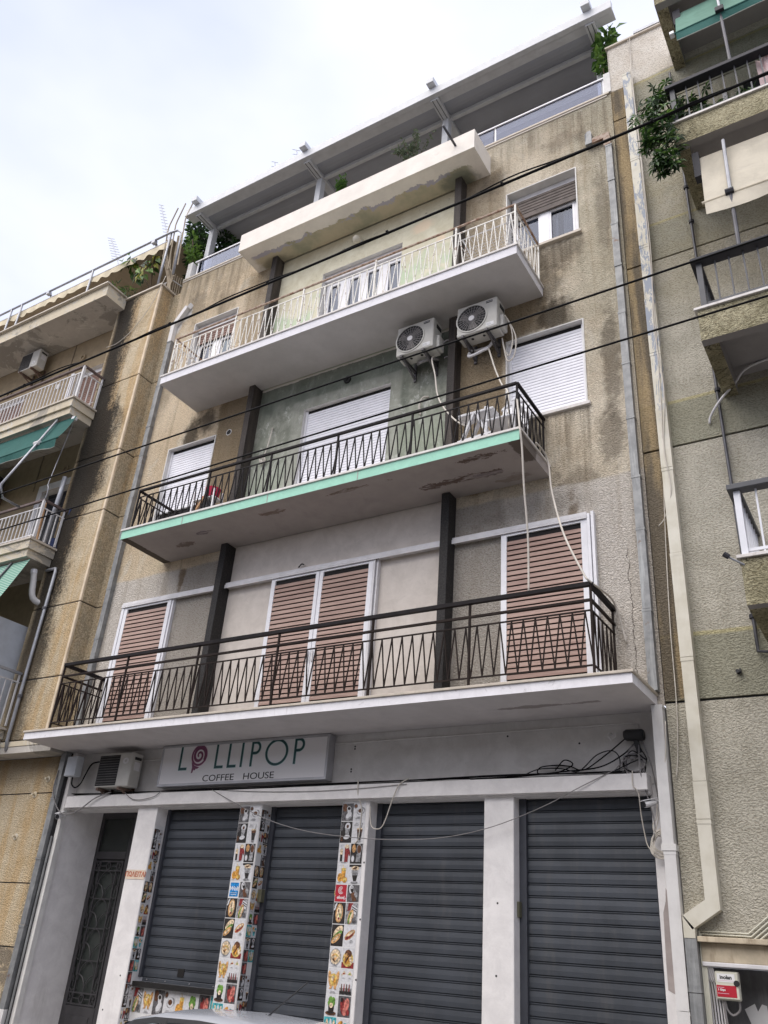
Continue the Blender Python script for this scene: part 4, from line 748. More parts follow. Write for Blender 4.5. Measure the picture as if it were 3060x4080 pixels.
def poster_column(x0,x1,y,blue):
    bs=MB().solid(x0,x1,y-.004,y-.001,PV+.02,3.29).build('picture_sheet','paperw',B); wd=(x1-x0)/2
    for r in range(len(SEQ)):
        for c in (0,1):
            k=SEQ[r][c]; z0,z1=ROW[r+1],ROW[r]
            if k=='minis': tile('minis',bs,x0+wd,y-.005,(z0+z1)/2,wd,(z1-z0)/2); tile('bottles',bs,x0+wd,y-.005,z0,wd,(z1-z0)/2); continue
            if k: tile(k,bs,x0+c*wd,y-.005,z0,wd,z1-z0)
    z0=2.185
    if blue:
        MB().solid(x0+.02,x0+wd-.015,y-.0068,y-.005,z0,2.345).build('blue_sticker','print_S',bs)
        text_mb('Wolt',.068,'paperw',bs,(x0+.083,y-.0072,2.255),'sticker_lettering',.0004,.002,'CENTER',.25)
        MB().solid(x0+.035,x0+wd-.03,y-.0072,y-.007,2.226,2.230).solid(x0+.04,x0+wd-.04,y-.0072,y-.007,2.205,2.211).build('sticker_line','paperw',bs)
    else:
        MB().solid(x0+.006,x0+wd-.01,y-.0068,y-.005,z0-.01,2.355).build('red_sticker','red',bs)
        m=MB(); c=(x0+.085,2.295)
        for i,r in enumerate((.012,.026,.040)): m.ring(c,r-.006,r,y-.0072,y-.0069,0,20,.4+i*.3,5.6)
        m.build('sticker_swirl','paperw',bs); text_mb('efood',.045,'paperw',bs,(x0+.088,y-.0072,2.205),'sticker_lettering',.0004,.0015,'CENTER')
        MB().ring((x0+.1,2.27),.078,.086,y-.0072,y-.0069,0,12,-1.2,-.4).build('sticker_arc','plumlight',bs); MB().ring((x0+.07,2.28),.07,.078,y-.0072,y-.0069,0,12,3.0,3.8).build('sticker_arc','print_Y',bs)
poster_column(-3.565,-3.225,.08,True); poster_column(-1.94,-1.60,.08,False)
def poster_side(x,y0,y1,ztop):
    bs=MB().solid(x+.001,x+.004,y0,y1,PV,ztop).build('picture_sheet','paperw',B); wd=(y1-y0)/2; z=ztop-.04; r=0
    fl=[('cupdark','cupswhite'),('latte','tallcoffee'),('mugs','bardark'),('juice','irish'),(None,'swirl'),('wrap','wrap'),('sub','baguette'),('fries','waffle'),('club','bottles'),('mojito','berry'),('teal','sundae'),('irish','latte'),('berry','teal'),('berry',None)]
    while z>PV+.2 and r<26:
        h=.135
        for c in (0,1):
            k=fl[r%len(fl)][c]
            if k: tile(k,bs,x+.005,y0+c*wd,z-h,wd,h,PI/2)
        z-=h; r+=1
poster_side(-5.09,.09,.25,3.05); poster_side(-3.215,.09,.29,3.27)
# low counter pictures
seq=['wrap','sandwich','club','cupdark','cupswhite','juice','mojito','berry','teal']; x=-5.30
for k in seq: tile(k,pan,x,.268,.80,.187,.285); x+=.187+.004
x=-5.30
for i,k in enumerate(['sub','fries','latte','waffle','irish','mugs','tallcoffee','bottles','bardark']): 
    if i!=1: tile(k,pan,x,.268,.48,.187,.285)
    x+=.191
# little window antenna at the corner, cracks etc. stay in the materials
# ================================================================== roof pergola
G=thing('roof_pergola','pale grey metal pergola with grey fabric roof on the top terrace of the middle building','pergola',(-2.6,.3,13.47))
for x in (-6.95,-4.02,-1.10,1.85):
    MB().solid(x-.065,x+.065,.23,.37,13.47,15.66).build('post','perg',G,bevel=.008)
    r=MB().solid(x-.08,x+.08,-.22,3.6,15.66,15.80).build('rafter','perg',G,bevel=.008); MB().solid(x-.045,x-.033,-.215,.225,15.656,15.66).build('rafter_groove','shutrail',r); MB().solid(x+.033,x+.045,-.215,.225,15.656,15.66).build('rafter_groove','shutrail',r)
    MB().solid(x-.075,x+.075,-.43,.25,15.905,16.03).build('rafter_end','perg',G,bevel=.008)
m=MB().solid(-7.28,2.25,-.31,-.22,15.70,15.90); m.solid(-7.28,2.25,-.22,-.03,15.74,15.76); m.build('gutter','perg',G,bevel=.006)
for y,h in ((.28,.1),(.95,.06),(1.6,.06),(2.25,.06),(2.9,.06),(3.5,.1)):
    MB().solid(-6.86,1.76,y,y+.07,15.69,15.69+h).build('cross_bar','perg',G)
m=MB()
for x0,x1 in ((-6.875,-4.095),(-3.945,-1.175),(-1.025,1.775)):
    ys=[-.03,.28,.95,1.6,2.25,2.9,3.5]
    for i in range(len(ys)-1):
        n=5
        for k in range(n):
            a,b=ys[i]+(ys[i+1]-ys[i])*k/n,ys[i]+(ys[i+1]-ys[i])*(k+1)/n; za,zb=15.775-.03*math.sin(PI*k/n),15.775-.03*math.sin(PI*(k+1)/n)
            m.poly([(x0,a,za),(x0,b,zb),(x1,b,zb),(x1,a,za)])
m.build('fabric_roof','pfab',G,smooth=True)
# ================================================================== planting on our roof
def plant(name,label,loc,cents,n,L,Wd,mats,wts,stems=(),cat='shrub',droop=.3,pot=None,group=None):
    t=thing(name,label,cat,loc,group); foliage(t,cents,n,L,Wd,mats,wts,droop)
    if stems:
        m=MB()
        for s in stems: m.tube(s,.012,5)
        m.build('stem','bark',t)
    if pot: MB().tube([(loc[0],loc[1],loc[2]),(loc[0],loc[1],loc[2]+.3)],[.13,.17],14).build('pot','clay',t)
    return t
plant('citrus_shrub','dark leafy shrub at the left end of the roof terrace beside the pergola post',(-7.3,.5,13.47),[((-7.65,.45,16.15),(.28,.25,.4)),((-7.6,.45,15.6),(.3,.25,.4)),((-7.35,.4,15.1),(.28,.25,.35)),((-6.95,.65,15.55),(.3,.25,.35)),((-6.6,.7,15.2),(.3,.25,.3)),((-6.3,.75,15.0),(.25,.2,.2)),((-7.1,.6,15.0),(.35,.25,.35)),((-7.3,.5,14.4),(.3,.3,.5))],260,.12,.05,['leafd','leafm'],[6,1],[[(-7.3,.5,13.5),(-7.4,.45,14.8),(-7.6,.45,16.2)],[(-7.2,.5,13.6),(-6.9,.6,14.8),(-6.7,.7,15.3)]])
plant('young_citrus','light green young shoots in front of the dark roof shrub',(-7.0,.15,14.04),[((-7.42,.15,15.5),(.10,.08,.08)),((-7.32,.12,15.12),(.16,.1,.10)),((-7.2,.1,14.85),(.18,.1,.10)),((-7.1,.1,14.7),(.12,.1,.08))],75,.13,.06,['leafl','leafm'],[4,1],[[(-7.0,.15,14.05),(-7.2,.12,14.8),(-7.42,.15,15.5)]])
plant('climbing_vine','broad leaved green vine at the right end of the pergola',(1.98,.12,14.05),[((1.92,.12,14.92),(.08,.08,.14)),((1.93,.12,15.15),(.09,.08,.14)),((1.92,.12,15.38),(.08,.08,.14)),((2.03,.14,15.58),(.10,.08,.10)),((2.1,.16,15.72),(.10,.08,.08))],60,.17,.095,['leafl','leafm'],[2,3],[[(1.98,.12,14.05),(1.93,.12,14.9),(1.95,.12,15.4),(2.1,.16,15.75)]],'vine',.6)
for lab,x,h,sp in (('thin feathery weed growing from the planter parapet near its spout',-1.4,.95,.34),('small bushy weed growing from the planter parapet near its middle',-2.93,.66,.09)):
    t=thing('planter_weed',lab,'weed',(x,-.3,13.74),'weeds in the planter parapet'); st=MB(); lf=MB()
    for i in range(15 if sp>.1 else 10):
        tx=x+random.uniform(-sp,sp)*1.3; pts=spline([(x+random.uniform(-.05,.05),-.3,13.74),((x+tx)/2,-.32,13.74+h*.6),(tx,-.36,13.74+h*random.uniform(.6,1.1))],5); st.tube(pts,.004,4)
        for p in pts[3:]:
            for q in range(3): leaf(lf,p+rv(.02),rv()+Vector((0,0,.3)),Vector((0,0,1))+rv(.5),.07 if sp>.1 else .09,.03 if sp>.1 else .045)
    st.build('stem','bark',t); lf.build('foliage',['leafg' if sp>.1 else 'leafm'],t,kind='stuff')
# ================================================================== aerials
def aerial(label,base,top,n,el,lean=Vector((0,0,1)),boom=True):
    t=thing('tv_aerial',label,'aerial',base,'tv aerials above the roofs'); b,tp=Vector(base),Vector(top); MB().tube([b,tp],.012,6).build('mast','steel',t)
    m=MB(); d=(tp-b).normalized(); L=(tp-b).length
    for i in range(n):
        p=b+d*L*(.35+.65*i/(n-1)); e=el*(1-.4*i/n); s=Vector((.8,.6,-.1)).normalized(); m.tube([p-s*e,p+s*e],.006,5); 
    m.build('element','steel',t); return t
aerial('long bent tv aerial above the left terrace awning',(-9.3,1.0,16.9),(-10.13,1.0,18.85),10,.10)
aerial('bristly tv aerial at the far left of the left terrace',(-11.06,1.0,16.9),(-11.93,1.0,18.5),9,.15)
aerial('short tv aerial behind the pergola, left of a pair',(-7.22,2.2,19.0),(-7.48,2.2,20.3),5,.13)
aerial('short tv aerial behind the pergola, right of a pair',(-6.40,2.2,19.0),(-6.76,2.2,20.35),5,.16)
# ================================================================== left building
LB=thing('ochre_corner_building','ochre roughcast apartment block with black algae down its pilaster, at the left edge','building',(-12,0,PV))
LZ=[14.0-.3,11.40,9.67,8.38,6.61,5.31,4.30]; LX0,LX1=-8.63,-7.39
MB().solid(LX0+.02,LX1-.012,-.335,.3,4.215,13.69).solid(-7.39,-7.19,.012,.3,PV,13.69).build('joint_core','trim',LB)
for i in range(6): 
    MB().solid(LX0,LX1,-.35,.29,LZ[i+1]+.009,LZ[i]-.009).build('wall_panel','lstuc',LB,bevel=.012)
    MB().solid(LX1+.001,-7.185,0,.28,LZ[i+1]+.009,LZ[i]-.009).build('wall_panel','lstuc',LB)
    MB().solid(LX1-.05,LX1+.004,-.354,-.31,LZ[i+1]+.009,LZ[i]-.009).build('edge_strip','lstrip',LB,bevel=.008)
MB().solid(LX0,LX1,-.36,.28,4.205,4.288).build('pilaster_base','lbconc',LB,bevel=.006)
MB().box(-20,LX1+.2,-.35,0.05,4.10,4.2,0).build('ledge_soffit','sofl',LB)
gz=[4.10,3.54,2.25,1.41,PV]
MB().solid(-20,-7.22,.02,.3,PV,4.1).build('joint_core','trim',LB)
for i in range(4): MB().solid(-20,-7.21,0,.28,gz[i+1]+.009,gz[i]-.009).build('wall_panel','lstuc',LB)
# recessed front behind the balconies
m=MB(); ops=[(-10.0,-8.64,10.83,12.55),(-13.6,-11.75,10.83,12.55),(-9.95,-8.64,7.77,9.50),(-9.95,-8.64,4.5,6.5),(-13.6,-11.75,7.77,9.5),(-13.6,-11.75,4.5,6.5)]
walls(m,-20,-8.62,4.2,13.7,.01,ops,.18,0,1); m.poly([(-20,.02,13.7),(-8.6,.02,13.7),(-8.6,6,13.7),(-20,6,13.7)]); m.build('recessed_wall',['lwall','reveal'],LB)
for i,(a,b,c,d) in enumerate(ops):
    if i in (0,1): o=slatblind(LB,a+.04,b-.02,c+.02,d-.10,.12,.055,'oldred'); fixslats(o); MB().solid(a,b,.10,.19,d-.10,d-.002).build('blind_box','alud',LB); MB().solid(a,a+.04,.08,.19,c,d-.1).build('door_frame','alud',LB)
    else: MB().solid(a,b,.16,.19,c,d).build('dark_doorway','dark',LB); o=slatblind(LB,a+.04,b-.02,d-.55,d-.06,.12,.055,'raildark'); fixslats(o)
MB().solid(-10.10,-8.63,-.012,.009,9.51,9.66).solid(-10.10,-9.96,-.012,.009,7.77,9.505).build('door_surround','alud',LB)
MB().solid(-10.16,-10.06,-.03,.009,10.83,12.55).build('door_surround','alu',LB)
for x,z in ((-9.95,12.95),(-12.45,12.72),(-9.4,9.35+.55)): MB().ring((x,z),.045,.09,-.03,.01,0,14).ring((x,z),.0,.045,-.005,.01,0,10).build('vent_cap','lwall',LB)
for x,z0 in ((-10.35,12.6),(-10.3,9.6)): MB().solid(x-.012,x+.012,-.006,.012,z0,z0+.9).build('wall_strip','lwalld',LB)
MB().tube([(-10.55,-.02,12.35),(-10.55,.01,12.35)],.07,10).build('pipe_patch','reveal',LB)
# slabs
def lslab(zb,zt,x1,name='balcony_slab',step=True):
    m=MB(); 
    if step: m.box(-20,x1-.06,-.86,.0,zb,(zb+zt)/2-.03,0,dict(bottom=1)); m.box(-20,x1-.02,-.90,.0,(zb+zt)/2-.028,zt-.04,0)
    else: m.box(-20,x1-.02,-.86,.0,zb,zt-.04,0,dict(bottom=1))
    o=m.build(name,['lbconc','sofl'],LB,bevel=.006); MB().solid(-20,x1+.02,-.93,.0,zt-.038,zt).build('edge_stone','marbled',o,bevel=.005); return o
lslab(13.46,13.78,-8.42,'roof_slab',False); lslab(10.47,10.83,-8.42); lslab(7.43,7.77,-8.44); lslab(4.22,4.52,-8.44)
MB().solid(-20,-7.3,2.35,2.6,13.7,15.65).solid(-7.38,-7.3,.6,2.34,13.7,15.5).build('added_penthouse_wall','lwalld',LB)  # back wall added to stop light coming in under the awning
MB().solid(LX0,LX1+.04,-.39,.2,13.70,13.74).build('pilaster_cap','marbled',LB,bevel=.004)
vertical_railing(LB,-14.5,-8.44,-.85,-.36,10.85,11.46,11.60,.113,'lrail','lraild',.016,1,(.05,.035))
vertical_railing(LB,-14.5,-8.46,-.85,-.36,7.80,8.40,8.55,.113,'lrail','lraild',.016,1,(.045,.04),bottom=7.85)
vertical_railing(LB,-13,-8.42,-.85,-.36,4.55,5.28,5.43,.12,'lrail','steel',.014,1,(.045,.04),bottom=4.66)
MB().solid(-8.80,-8.77,-.84,-.02,4.56,6.35).build('privacy_panel','box',LB,bevel=.01)
# roof terrace frame: thin posts and rail carrying the beige awning
m=MB().tube([(-16,-.35,15.31),(-7.55,-.35,15.31),(-7.35,-.33,15.30),(-7.25,-.3,15.2),(-7.22,-.28,14.0)],.026,8)
for x,y in ((-13.0,-.35),(-12.6,-.35),(-10.03,-.35),(-7.56,-.33)): m.tube([(x,y,13.72),(x,y,15.31)],.026,8)
m.build('terrace_frame','steel',LB,smooth=True)
m=MB(); 
for i in range(16): m.tube([(-9.0+.1*i,-.12,13.78),(-9.0+.1*i,-.12,14.05)],.010,5)
m.tube([(-9.05,-.12,14.05),(-7.4,-.12,14.05)],.014,6).tube([(-7.4,-.12,14.05),(-7.3,.5,14.05)],.014,6); m.build('terrace_rail','lrail',LB)
m=MB()
for i in range(16): x=-7.42+.012*i; m.tube([(-7.42+.01*i,-.05+.05*i,13.74),(-7.44+.012*i,-.05+.05*i,14.25+.05*random.random())],.012,5)
m.build('reed_screen','twig',LB)
A=thing('terrace_awning','beige scalloped awning hung below a steel rail on the left roof terrace','awning',(-11.5,-.3,13.74))
def awn(parent,x0,x1,ytop,ztop,ybar,zbar,val,mat,valmat=None,barmat=None,edge=None,sag=.0,n=40,wave=.25,scallop=.03):
    m=MB(); r=6
    for i in range(n):
        for k in range(r):
            def p(i_,k_):
                u=x0+(x1-x0)*i_/n; t=k_/r; s=sag*math.sin(PI*t)*(1+.35*math.sin(i_*.9)); return (u,ytop+(ybar-ytop)*t,ztop+(zbar-ztop)*t-s)
            m.poly([p(i,k),p(i+1,k),p(i+1,k+1),p(i,k+1)])
    o=m.build('canvas',mat,parent,smooth=True); m=MB(); e=MB()
    def q(i_,k_): 
        u=x0+(x1-x0)*i_/n; b=val*(1+scallop/val*math.sin(i_/n*abs(x1-x0)/wave*2*PI)); return (u,ybar-.006-.02*k_*math.sin(i_*.7),zbar-b*k_)
    for i in range(n): m.poly([q(i,0),q(i,1),q(i+1,1),q(i+1,0)])
    m.build('valance',valmat or mat,parent)
    if edge: e.tube([q(i,1) for i in range(n+1)],.007,4); e.build('valance_edging',edge,parent)
    MB().tube([(x0-.03,ybar,zbar),(x1+.03,ybar,zbar)],.017,8).build('awning_bar',barmat or 'alud',parent)
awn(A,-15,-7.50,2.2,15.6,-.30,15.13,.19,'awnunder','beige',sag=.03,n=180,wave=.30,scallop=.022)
for x in (-8.05,-11.6): MB().tube([(x,-.33,15.31),(x,-.2,15.15)],.03,8).solid(x-.05,x+.05,-.38,-.30,15.22,15.3).build('bracket','steel',A)
MB().solid(-12.35,-11.5,-.10,0,14.15,14.4).build('wind_flap','paperw',A)
# terrace plants
rp_=thing('rubber_plant','tall rubber plant with big glossy leaves under the beige awning','plant',(-8.1,-.05,13.75)); MB().tube([(-8.1,-.05,13.75),(-8.12,-.12,14.35),(-8.1,-.2,15.0)],.02,6).tube([(-8.1,-.08,14.1),(-8.5,-.15,14.7),(-9.0,-.2,15.3)],.016,6).build('stem','bark',rp_)
for i in range(60):
    c=random.choice([(-8.2,-.2,14.75),(-8.05,-.2,14.95),(-9.0,-.2,15.25),(-8.5,-.2,14.75),(-8.3,-.2,14.45),(-8.75,-.2,15.1),(-8.15,-.2,14.65)]); m=MB(); p=Vector(c)+rv(.13); d=Vector((random.uniform(-1,1),random.uniform(-.6,.3),-.75)); leaf(m,p,d,Vector((random.uniform(-.3,.3),-1,.5)),random.uniform(.2,.3),random.uniform(.10,.14)); m.build('leaf',['leafm','leafd','leafl','leafm','leafy'][i%5] if i not in (3,4) else 'leafl',rp_)
plant('oleander','narrow leaved dark shrub at the corner of the left roof slab',(-8.75,-.5,13.78),[((-9.1,-.55,13.98),(.25,.15,.12)),((-8.75,-.5,14.0),(.25,.15,.15)),((-8.5,-.35,13.92),(.18,.15,.14))],110,.15,.025,['leafd','leafm','leafl'],[3,2,1])
db=thing('dry_branches','bundle of bare pale branches tied at the corner of the left roof terrace','branches',(-7.35,-.1,13.74)); m=MB()
for i in range(9):
    bx=-7.38+random.uniform(-.06,.06); tx=bx+random.uniform(-.65,.05); m.tube(spline([(bx,-.15,13.7+random.uniform(0,.5)),((bx+tx)/2,-.2,14.5+random.uniform(0,.3)),(tx,-.2,15.1+random.uniform(0,.35))],4),.013,5)
for i,x in enumerate((-7.72,-7.5,-7.22)): m.tube([(x+.1,-.3,14.2),(x-.02,-.3,15.55+.02*i),(x+.0,-.3,15.7),(x+.16,-.32,16.1+.03*i)],.015,5)
m.build('branch','twig',db)
# green awnings of the left building
A=thing('green_awning','teal green awning with a crank rod under the left building\'s upper balcony','awning',(-10,-.9,7.77)); awn(A,-14,-8.33,-.78,10.42,-1.06,9.74,.17,'greenc',barmat='greenc',sag=.05,n=44,wave=.9,scallop=.025,edge='edge')
MB().tube([(-8.86,-.82,10.45),(-8.88,-1.5,8.63),(-8.95,-1.35,8.45),(-9.1,-.9,8.52)],.022,8).build('drop_rod','steel',A,smooth=True); MB().tube([(-8.8,-1.07,9.76),(-8.95,-1.07,9.76)],.045,8).build('clamp','alud',A)
MB().solid(-8.47,-8.38,-.80,-.72,10.34,10.42).build('awning_bracket','alu',A,bevel=.01); MB().tube([(-8.42,-.76,10.34),(-8.55,-.82,8.9)],.009,6).tube(spline([(-8.55,-.82,8.9),(-8.47,-.84,8.8),(-8.5,-.82,8.62),(-8.6,-.84,8.5),(-8.62,-.84,8.4)],4),.009,6).build('crank','steel',A)
A=thing('striped_awning','green and white striped awning under the left building\'s lower balcony','awning',(-10,-.9,4.52)); awn(A,-13,-8.47,-.78,7.40,-1.35,6.05,.15,'stripe',sag=.03,n=30,wave=.6,scallop=.02); MB().tube([(-8.95,-.8,7.40),(-9.0,-1.4,6.0)],.02,8).build('drop_rod','steeld',A)
# pipes on the left building
MB().tube([(-8.55,-.36,7.36),(-8.24,-.40,7.33),(-8.22,-.40,7.27),(-8.24,-.40,5.8),(-8.25,-.40,4.30),(-8.28,-.35,4.15)],.03,8).build('wall_pipe','steel',LB,smooth=True)
for z in (6.55,5.0): MB().tube([(-8.24,-.40,z),(-8.24,-.40,z+.05)],.042,8).build('pipe_clip','steeld',LB)
MB().tube(spline([(-8.62,-.55,7.30),(-8.6,-.52,7.1),(-8.58,-.45,6.8),(-8.50,-.2,6.72),(-8.5,.0,6.72)],4),.055,10).build('flue_pipe','whitepipe',LB,smooth=True); MB().tube([(-8.622,-.555,7.31),(-8.615,-.545,7.24)],.06,10).build('flue_cap','alu',LB)
for x,z in ((-7.52,3.75),(-7.75,3.52),(-7.95,2.9)): MB().tube([(x,0,z),(x,-.06,z)],.02,6).ring((x,z),.02,.05,-.008,0,0,9).build('wall_anchor','lbconc',LB)
# ================================================================== right building
RB=thing('grey_green_building','grey green roughcast apartment block with balconies, at the right edge','building',(6,0,PV))
RX0,RX1=2.055,14
zz=[15.1,13.31,10.22,7.23,4.17,2.0]; MB().solid(RX0+.01,RX1,.03,.4,2.0,15.08).build('joint_core','trim',RB)
rops=[(3.9,5.6,11.25,13.0),(3.85,5.6,8.15,10.05),(3.45,5.6,5.15,7.0)]
def panel(z0,z1,ops):
    m=MB(); walls(m,RX0,RX1,z0,z1,0,ops,.2,0,1); m.poly([(RX0,0,z1),(RX1,0,z1),(RX1,.05,z1),(RX0,.05,z1)]); m.poly([(RX0,.05,z0),(RX1,.05,z0),(RX1,0,z0),(RX0,0,z0)]); m.poly([(RX0,.4,z0),(RX0,0,z0),(RX0,0,z1),(RX0,.4,z1)]); return m.build('wall_panel',['rstuc','reveal'],RB)
for i in range(5): panel(zz[i+1]+(.014 if i<4 else 0),zz[i]-(.014 if i else 0),[r for r in rops if zz[i+1]<r[2]<zz[i]])
MB().box(2.045,2.06,.0,9,13.4,15.1,0).build('gable_wall','rstuc',RB)
MB().solid(2.02,RX1,-.04,.4,15.10,15.14).build('coping','marbled',RB,bevel=.004); MB().solid(2.5,2.95,-.05,.1,15.145,15.20).build('coping_strip','steel',RB)
for a,b,c,d in rops: 
    MB().solid(a,b,.17,.2,c,d).build('dark_doorway','dark',RB); MB().solid(a,a+.07,.1,.169,c,d).solid(a+.07,b,.1,.169,d-.07,d).build('door_frame','raildark',RB)
o=roller(RB,3.95,5.6,9.35,10.0,.13,.05,'alud','roller_blind')
MB().tube([(4.25,-.02,12.55),(4.55,-.02,12.55)],.001,4) 
MB().solid(4.35,4.75,-.12,-.002,12.62,12.85).build('vent_hood','raildark',RB,bevel=.01)
for x,z0,z1 in ((3.62,11.9,12.95),(3.80,8.9,9.9)): MB().solid(x,x+.06,-.03,-.002,z0,z1).build('wall_trunking','alud',RB)
def rbal(zt,zb,x0=3.05,d=1.15):
    m=MB(); x1=RX1
    m.box(x0,x1,-d,-d+.11,zb,zt-.035,0,dict(bottom=1,back=1)); m.box(x0,x0+.16,-d+.11,0,zb,zt-.035,0,dict(bottom=0,right=1)); m.box(x0+.16,x1,-d+.11,0,zt-.2,zt-.04,1)
    o=m.build('balcony',['bstuc','sofr'],RB,bevel=.01); MB().solid(x0-.03,x1,-d-.03,0,zt-.034,zt).build('edge_stone','marble',o,bevel=.004); return o
rbal(14.36,13.86,3.04,1.14); rbal(11.28,10.86); rbal(8.19,7.74); rbal(5.18,4.68,3.12,1.1)
def rrail(zf,zh,x0,mat,hand,yf=-1.13,gap=.15):
    m=MB().solid(x0,RX1,yf-.07,yf+.06,zh-.05,zh+.01).solid(x0,x0+.11,yf+.06,-.01,zh-.05,zh+.01); m=m.build('railing',hand,RB,bevel=.006)
    MB().solid(x0+.05,x0+.11,yf-.02,yf+.04,zf,zh-.05).build('post',mat,m); MB().solid(x0+.11,RX1,yf,yf+.02,zf+.04,zf+.07).build('bottom_bar',mat,m)
    b=MB().solid(-.009,.009,-.007,.007,0,zh-.05-zf).build('bar',mat,m,local=True); u=0
    for k in range(24):
        for p in (((x0+.25+k*gap,yf+.01,zf),) if k<16 else ((x0+.08,yf+.12+(k-16)*.125,zf),)):
            if not u: firstpiece(b,m,p); u=1
            else: inst(b,m,p)
    return m
rrail(11.28,11.97,3.03,'railgrey','raildark'); rrail(8.19,8.88,3.05,'railgrey','raildark'); rrail(5.18,5.92,3.09,'raillight','railgrey',-1.08,.17)
MB().solid(3.2,RX1,-1.13,-1.09,8.195,8.225).build('rail_foot','raildark',RB)
# square duct and pipes
m=MB(); zs=[2.30,3.0,3.35,4.6,5.8,6.9,7.75,8.6,9.5,10.45,11.3,12.2,13.05,14.17]
for i in range(len(zs)-1):
    w0=.003 if i%2 else 0; m.solid(2.275-w0,2.40+w0,-.115-w0,-.002,zs[i],zs[i+1]-.004); m.solid(2.271,2.404,-.119,-.002,zs[i+1]-.045,zs[i+1]-.008)
m.prism([(2.275,-.115,2.30),(2.40,-.115,2.30),(2.40,-.115,2.22),(2.14,-.115,2.05),(2.06,-.115,2.16)],(0,.11,0)); m.prism([(2.06,-.115,2.17),(2.16,-.115,2.06),(2.16,-.115,1.98),(2.06,-.115,1.98)],(0,.11,0)); m.build('square_duct','duct',RB)
m=MB()
for a,b in ((1.98,1.55),(1.545,.4),(.395,PV)): m.solid(2.06,2.165,-.11,-.002,b,a); m.solid(2.056,2.169,-.114,-.002,b,b+.03)
m.build('rain_pipe','galv',RB)
MB().tube([(2.965,-.05,13.8),(2.965,-.05,11.3),(2.97,-.05,10.0),(2.985,-.05,8.0),(3.0,-.05,6.0),(3.02,-.05,4.86),(3.02,-.05,4.60),(3.2,-.05,4.57),(4,-.05,4.55)],.019,8).build('wall_pipe','steeld',RB,smooth=True)
for z in (13.2,11.28,10.62,7.82,4.95): MB().tube([(2.968+(11-z)*.008,-.05,z),(2.968+(11-z)*.008,-.05,z+.04)],.036,8).build('pipe_clip','raildark',RB)
MB().tube([(2.99,-1.15,5.20),(3.03,-1.14,5.165)],.028,8).build('lamp_head','raildark',RB); MB().tube([(3.02,-1.14,5.17),(3.15,-1.1,5.08)],.010,6).build('lamp_arm','steel',RB)
MB().tube(spline([(2.85,-.02,7.42),(2.88,-.05,7.5),(3.0,-.12,7.62),(3.2,-.15,7.80),(3.4,-.2,7.95),(4,-.2,8.02)],5),.015,6).build('drain_pipe','alud',RB,smooth=True)
MB().tube([(2.80,-.0,4.42),(2.80,-.05,4.42)],.02,7).tube([(2.82,-.0,4.45),(2.83,-.06,4.40)],.012,6).build('wall_anchor','trim',RB)
# ground floor lintel, door, conduits
MB().solid(RX0,2.17,0.0,.4,PV,2.0).build('door_pier','rstuc',RB); 
MB().solid(2.17,RX1,-.10,.35,1.955,2.0).build('lintel_slab','stone',RB,bevel=.006); MB().solid(2.18,RX1,-.03,.35,1.80,1.954).build('door_lintel','stone',RB,bevel=.008); MB().solid(2.18,RX1,-.045,.3,1.765,1.80).build('lintel_edge','alud',RB,bevel=.006)
MB().solid(2.17,RX1,.32,.36,PV,1.765).build('grey_door','doorgrey',RB)
m=MB().prism([(2.43,.318,1.45),(2.52,.318,1.50),(2.54,.318,1.44),(2.58,.318,1.5),(2.62,.318,1.49),(2.63,.318,1.3),(2.58,.318,1.22),(2.55,.318,1.3),(2.50,.318,1.22),(2.47,.318,1.35)],(0,-.001,0)); m.build('torn_paper','paperw',RB)
for i in range(4): z=2.045-.022*i; MB().tube([(2.175+.012*i,-.02,PV if i>1 else 1.2),(2.175+.012*i,-.02,z),(2.60+.02*i,-.02,z-.004),(2.80,-.02,2.20-.04*i),(3.2,-.02,2.5-.04*i)],.008,6).build('conduit','ibox',RB)
for i in range(5): MB().tube(spline([(2.19+.016*i,-.02,1.78),(2.20+.018*i,.02,1.66),(2.21+.024*i,.05,1.45),(2.22+.028*i,.08,PV)],4),.008,6).build('conduit','alud',RB)
IB=thing('terminal_box','cream telecom terminal box with red label hanging by the grey door','box',(2.36,.0,1.5)); MB().solid(2.27,2.47,-.01,.06,1.51,1.735).build('box_body','ibox',IB,bevel=.012); MB().solid(2.275,2.465,-.022,-.011,1.52,1.727).build('box_lid','ibox',IB,bevel=.006)
MB().solid(2.29,2.44,-.024,-.0225,1.65,1.715).build('white_label','paperw',IB); text_mb('inolan',.042,'black',IB,(2.365,-.0245,1.674),'label_lettering',.0003,.0016,'CENTER')
MB().solid(2.30,2.43,-.024,-.0242,1.66,1.664).build('label_line','plumlight',IB); MB().solid(2.28,2.445,-.024,-.0225,1.535,1.625).build('red_label','red',IB); text_mb('1 Gbps',.022,'paperw',IB,(2.29,-.0245,1.583),'label_lettering',.0003,.0008)
MB().solid(2.285,2.345,-.0245,-.0241,1.606,1.610).solid(2.285,2.38,-.0245,-.0241,1.560,1.564).build('label_line','plumlight',IB); MB().tube([(2.452,-.03,1.645),(2.452,-.015,1.645)],.024,14).build('box_latch','trim',IB)
MB().tube(spline([(2.33,.02,1.51),(2.34,.04,1.44),(2.38,.06,1.40),(2.44,.05,1.44),(2.45,.03,1.51)],5),.010,6).build('box_cable','cableg',IB); MB().tube(spline([(2.32,.02,1.51),(2.33,.05,1.3),(2.38,.06,1.1),(2.4,.06,PV)],5),.010,6).build('box_cable','cableg',IB)
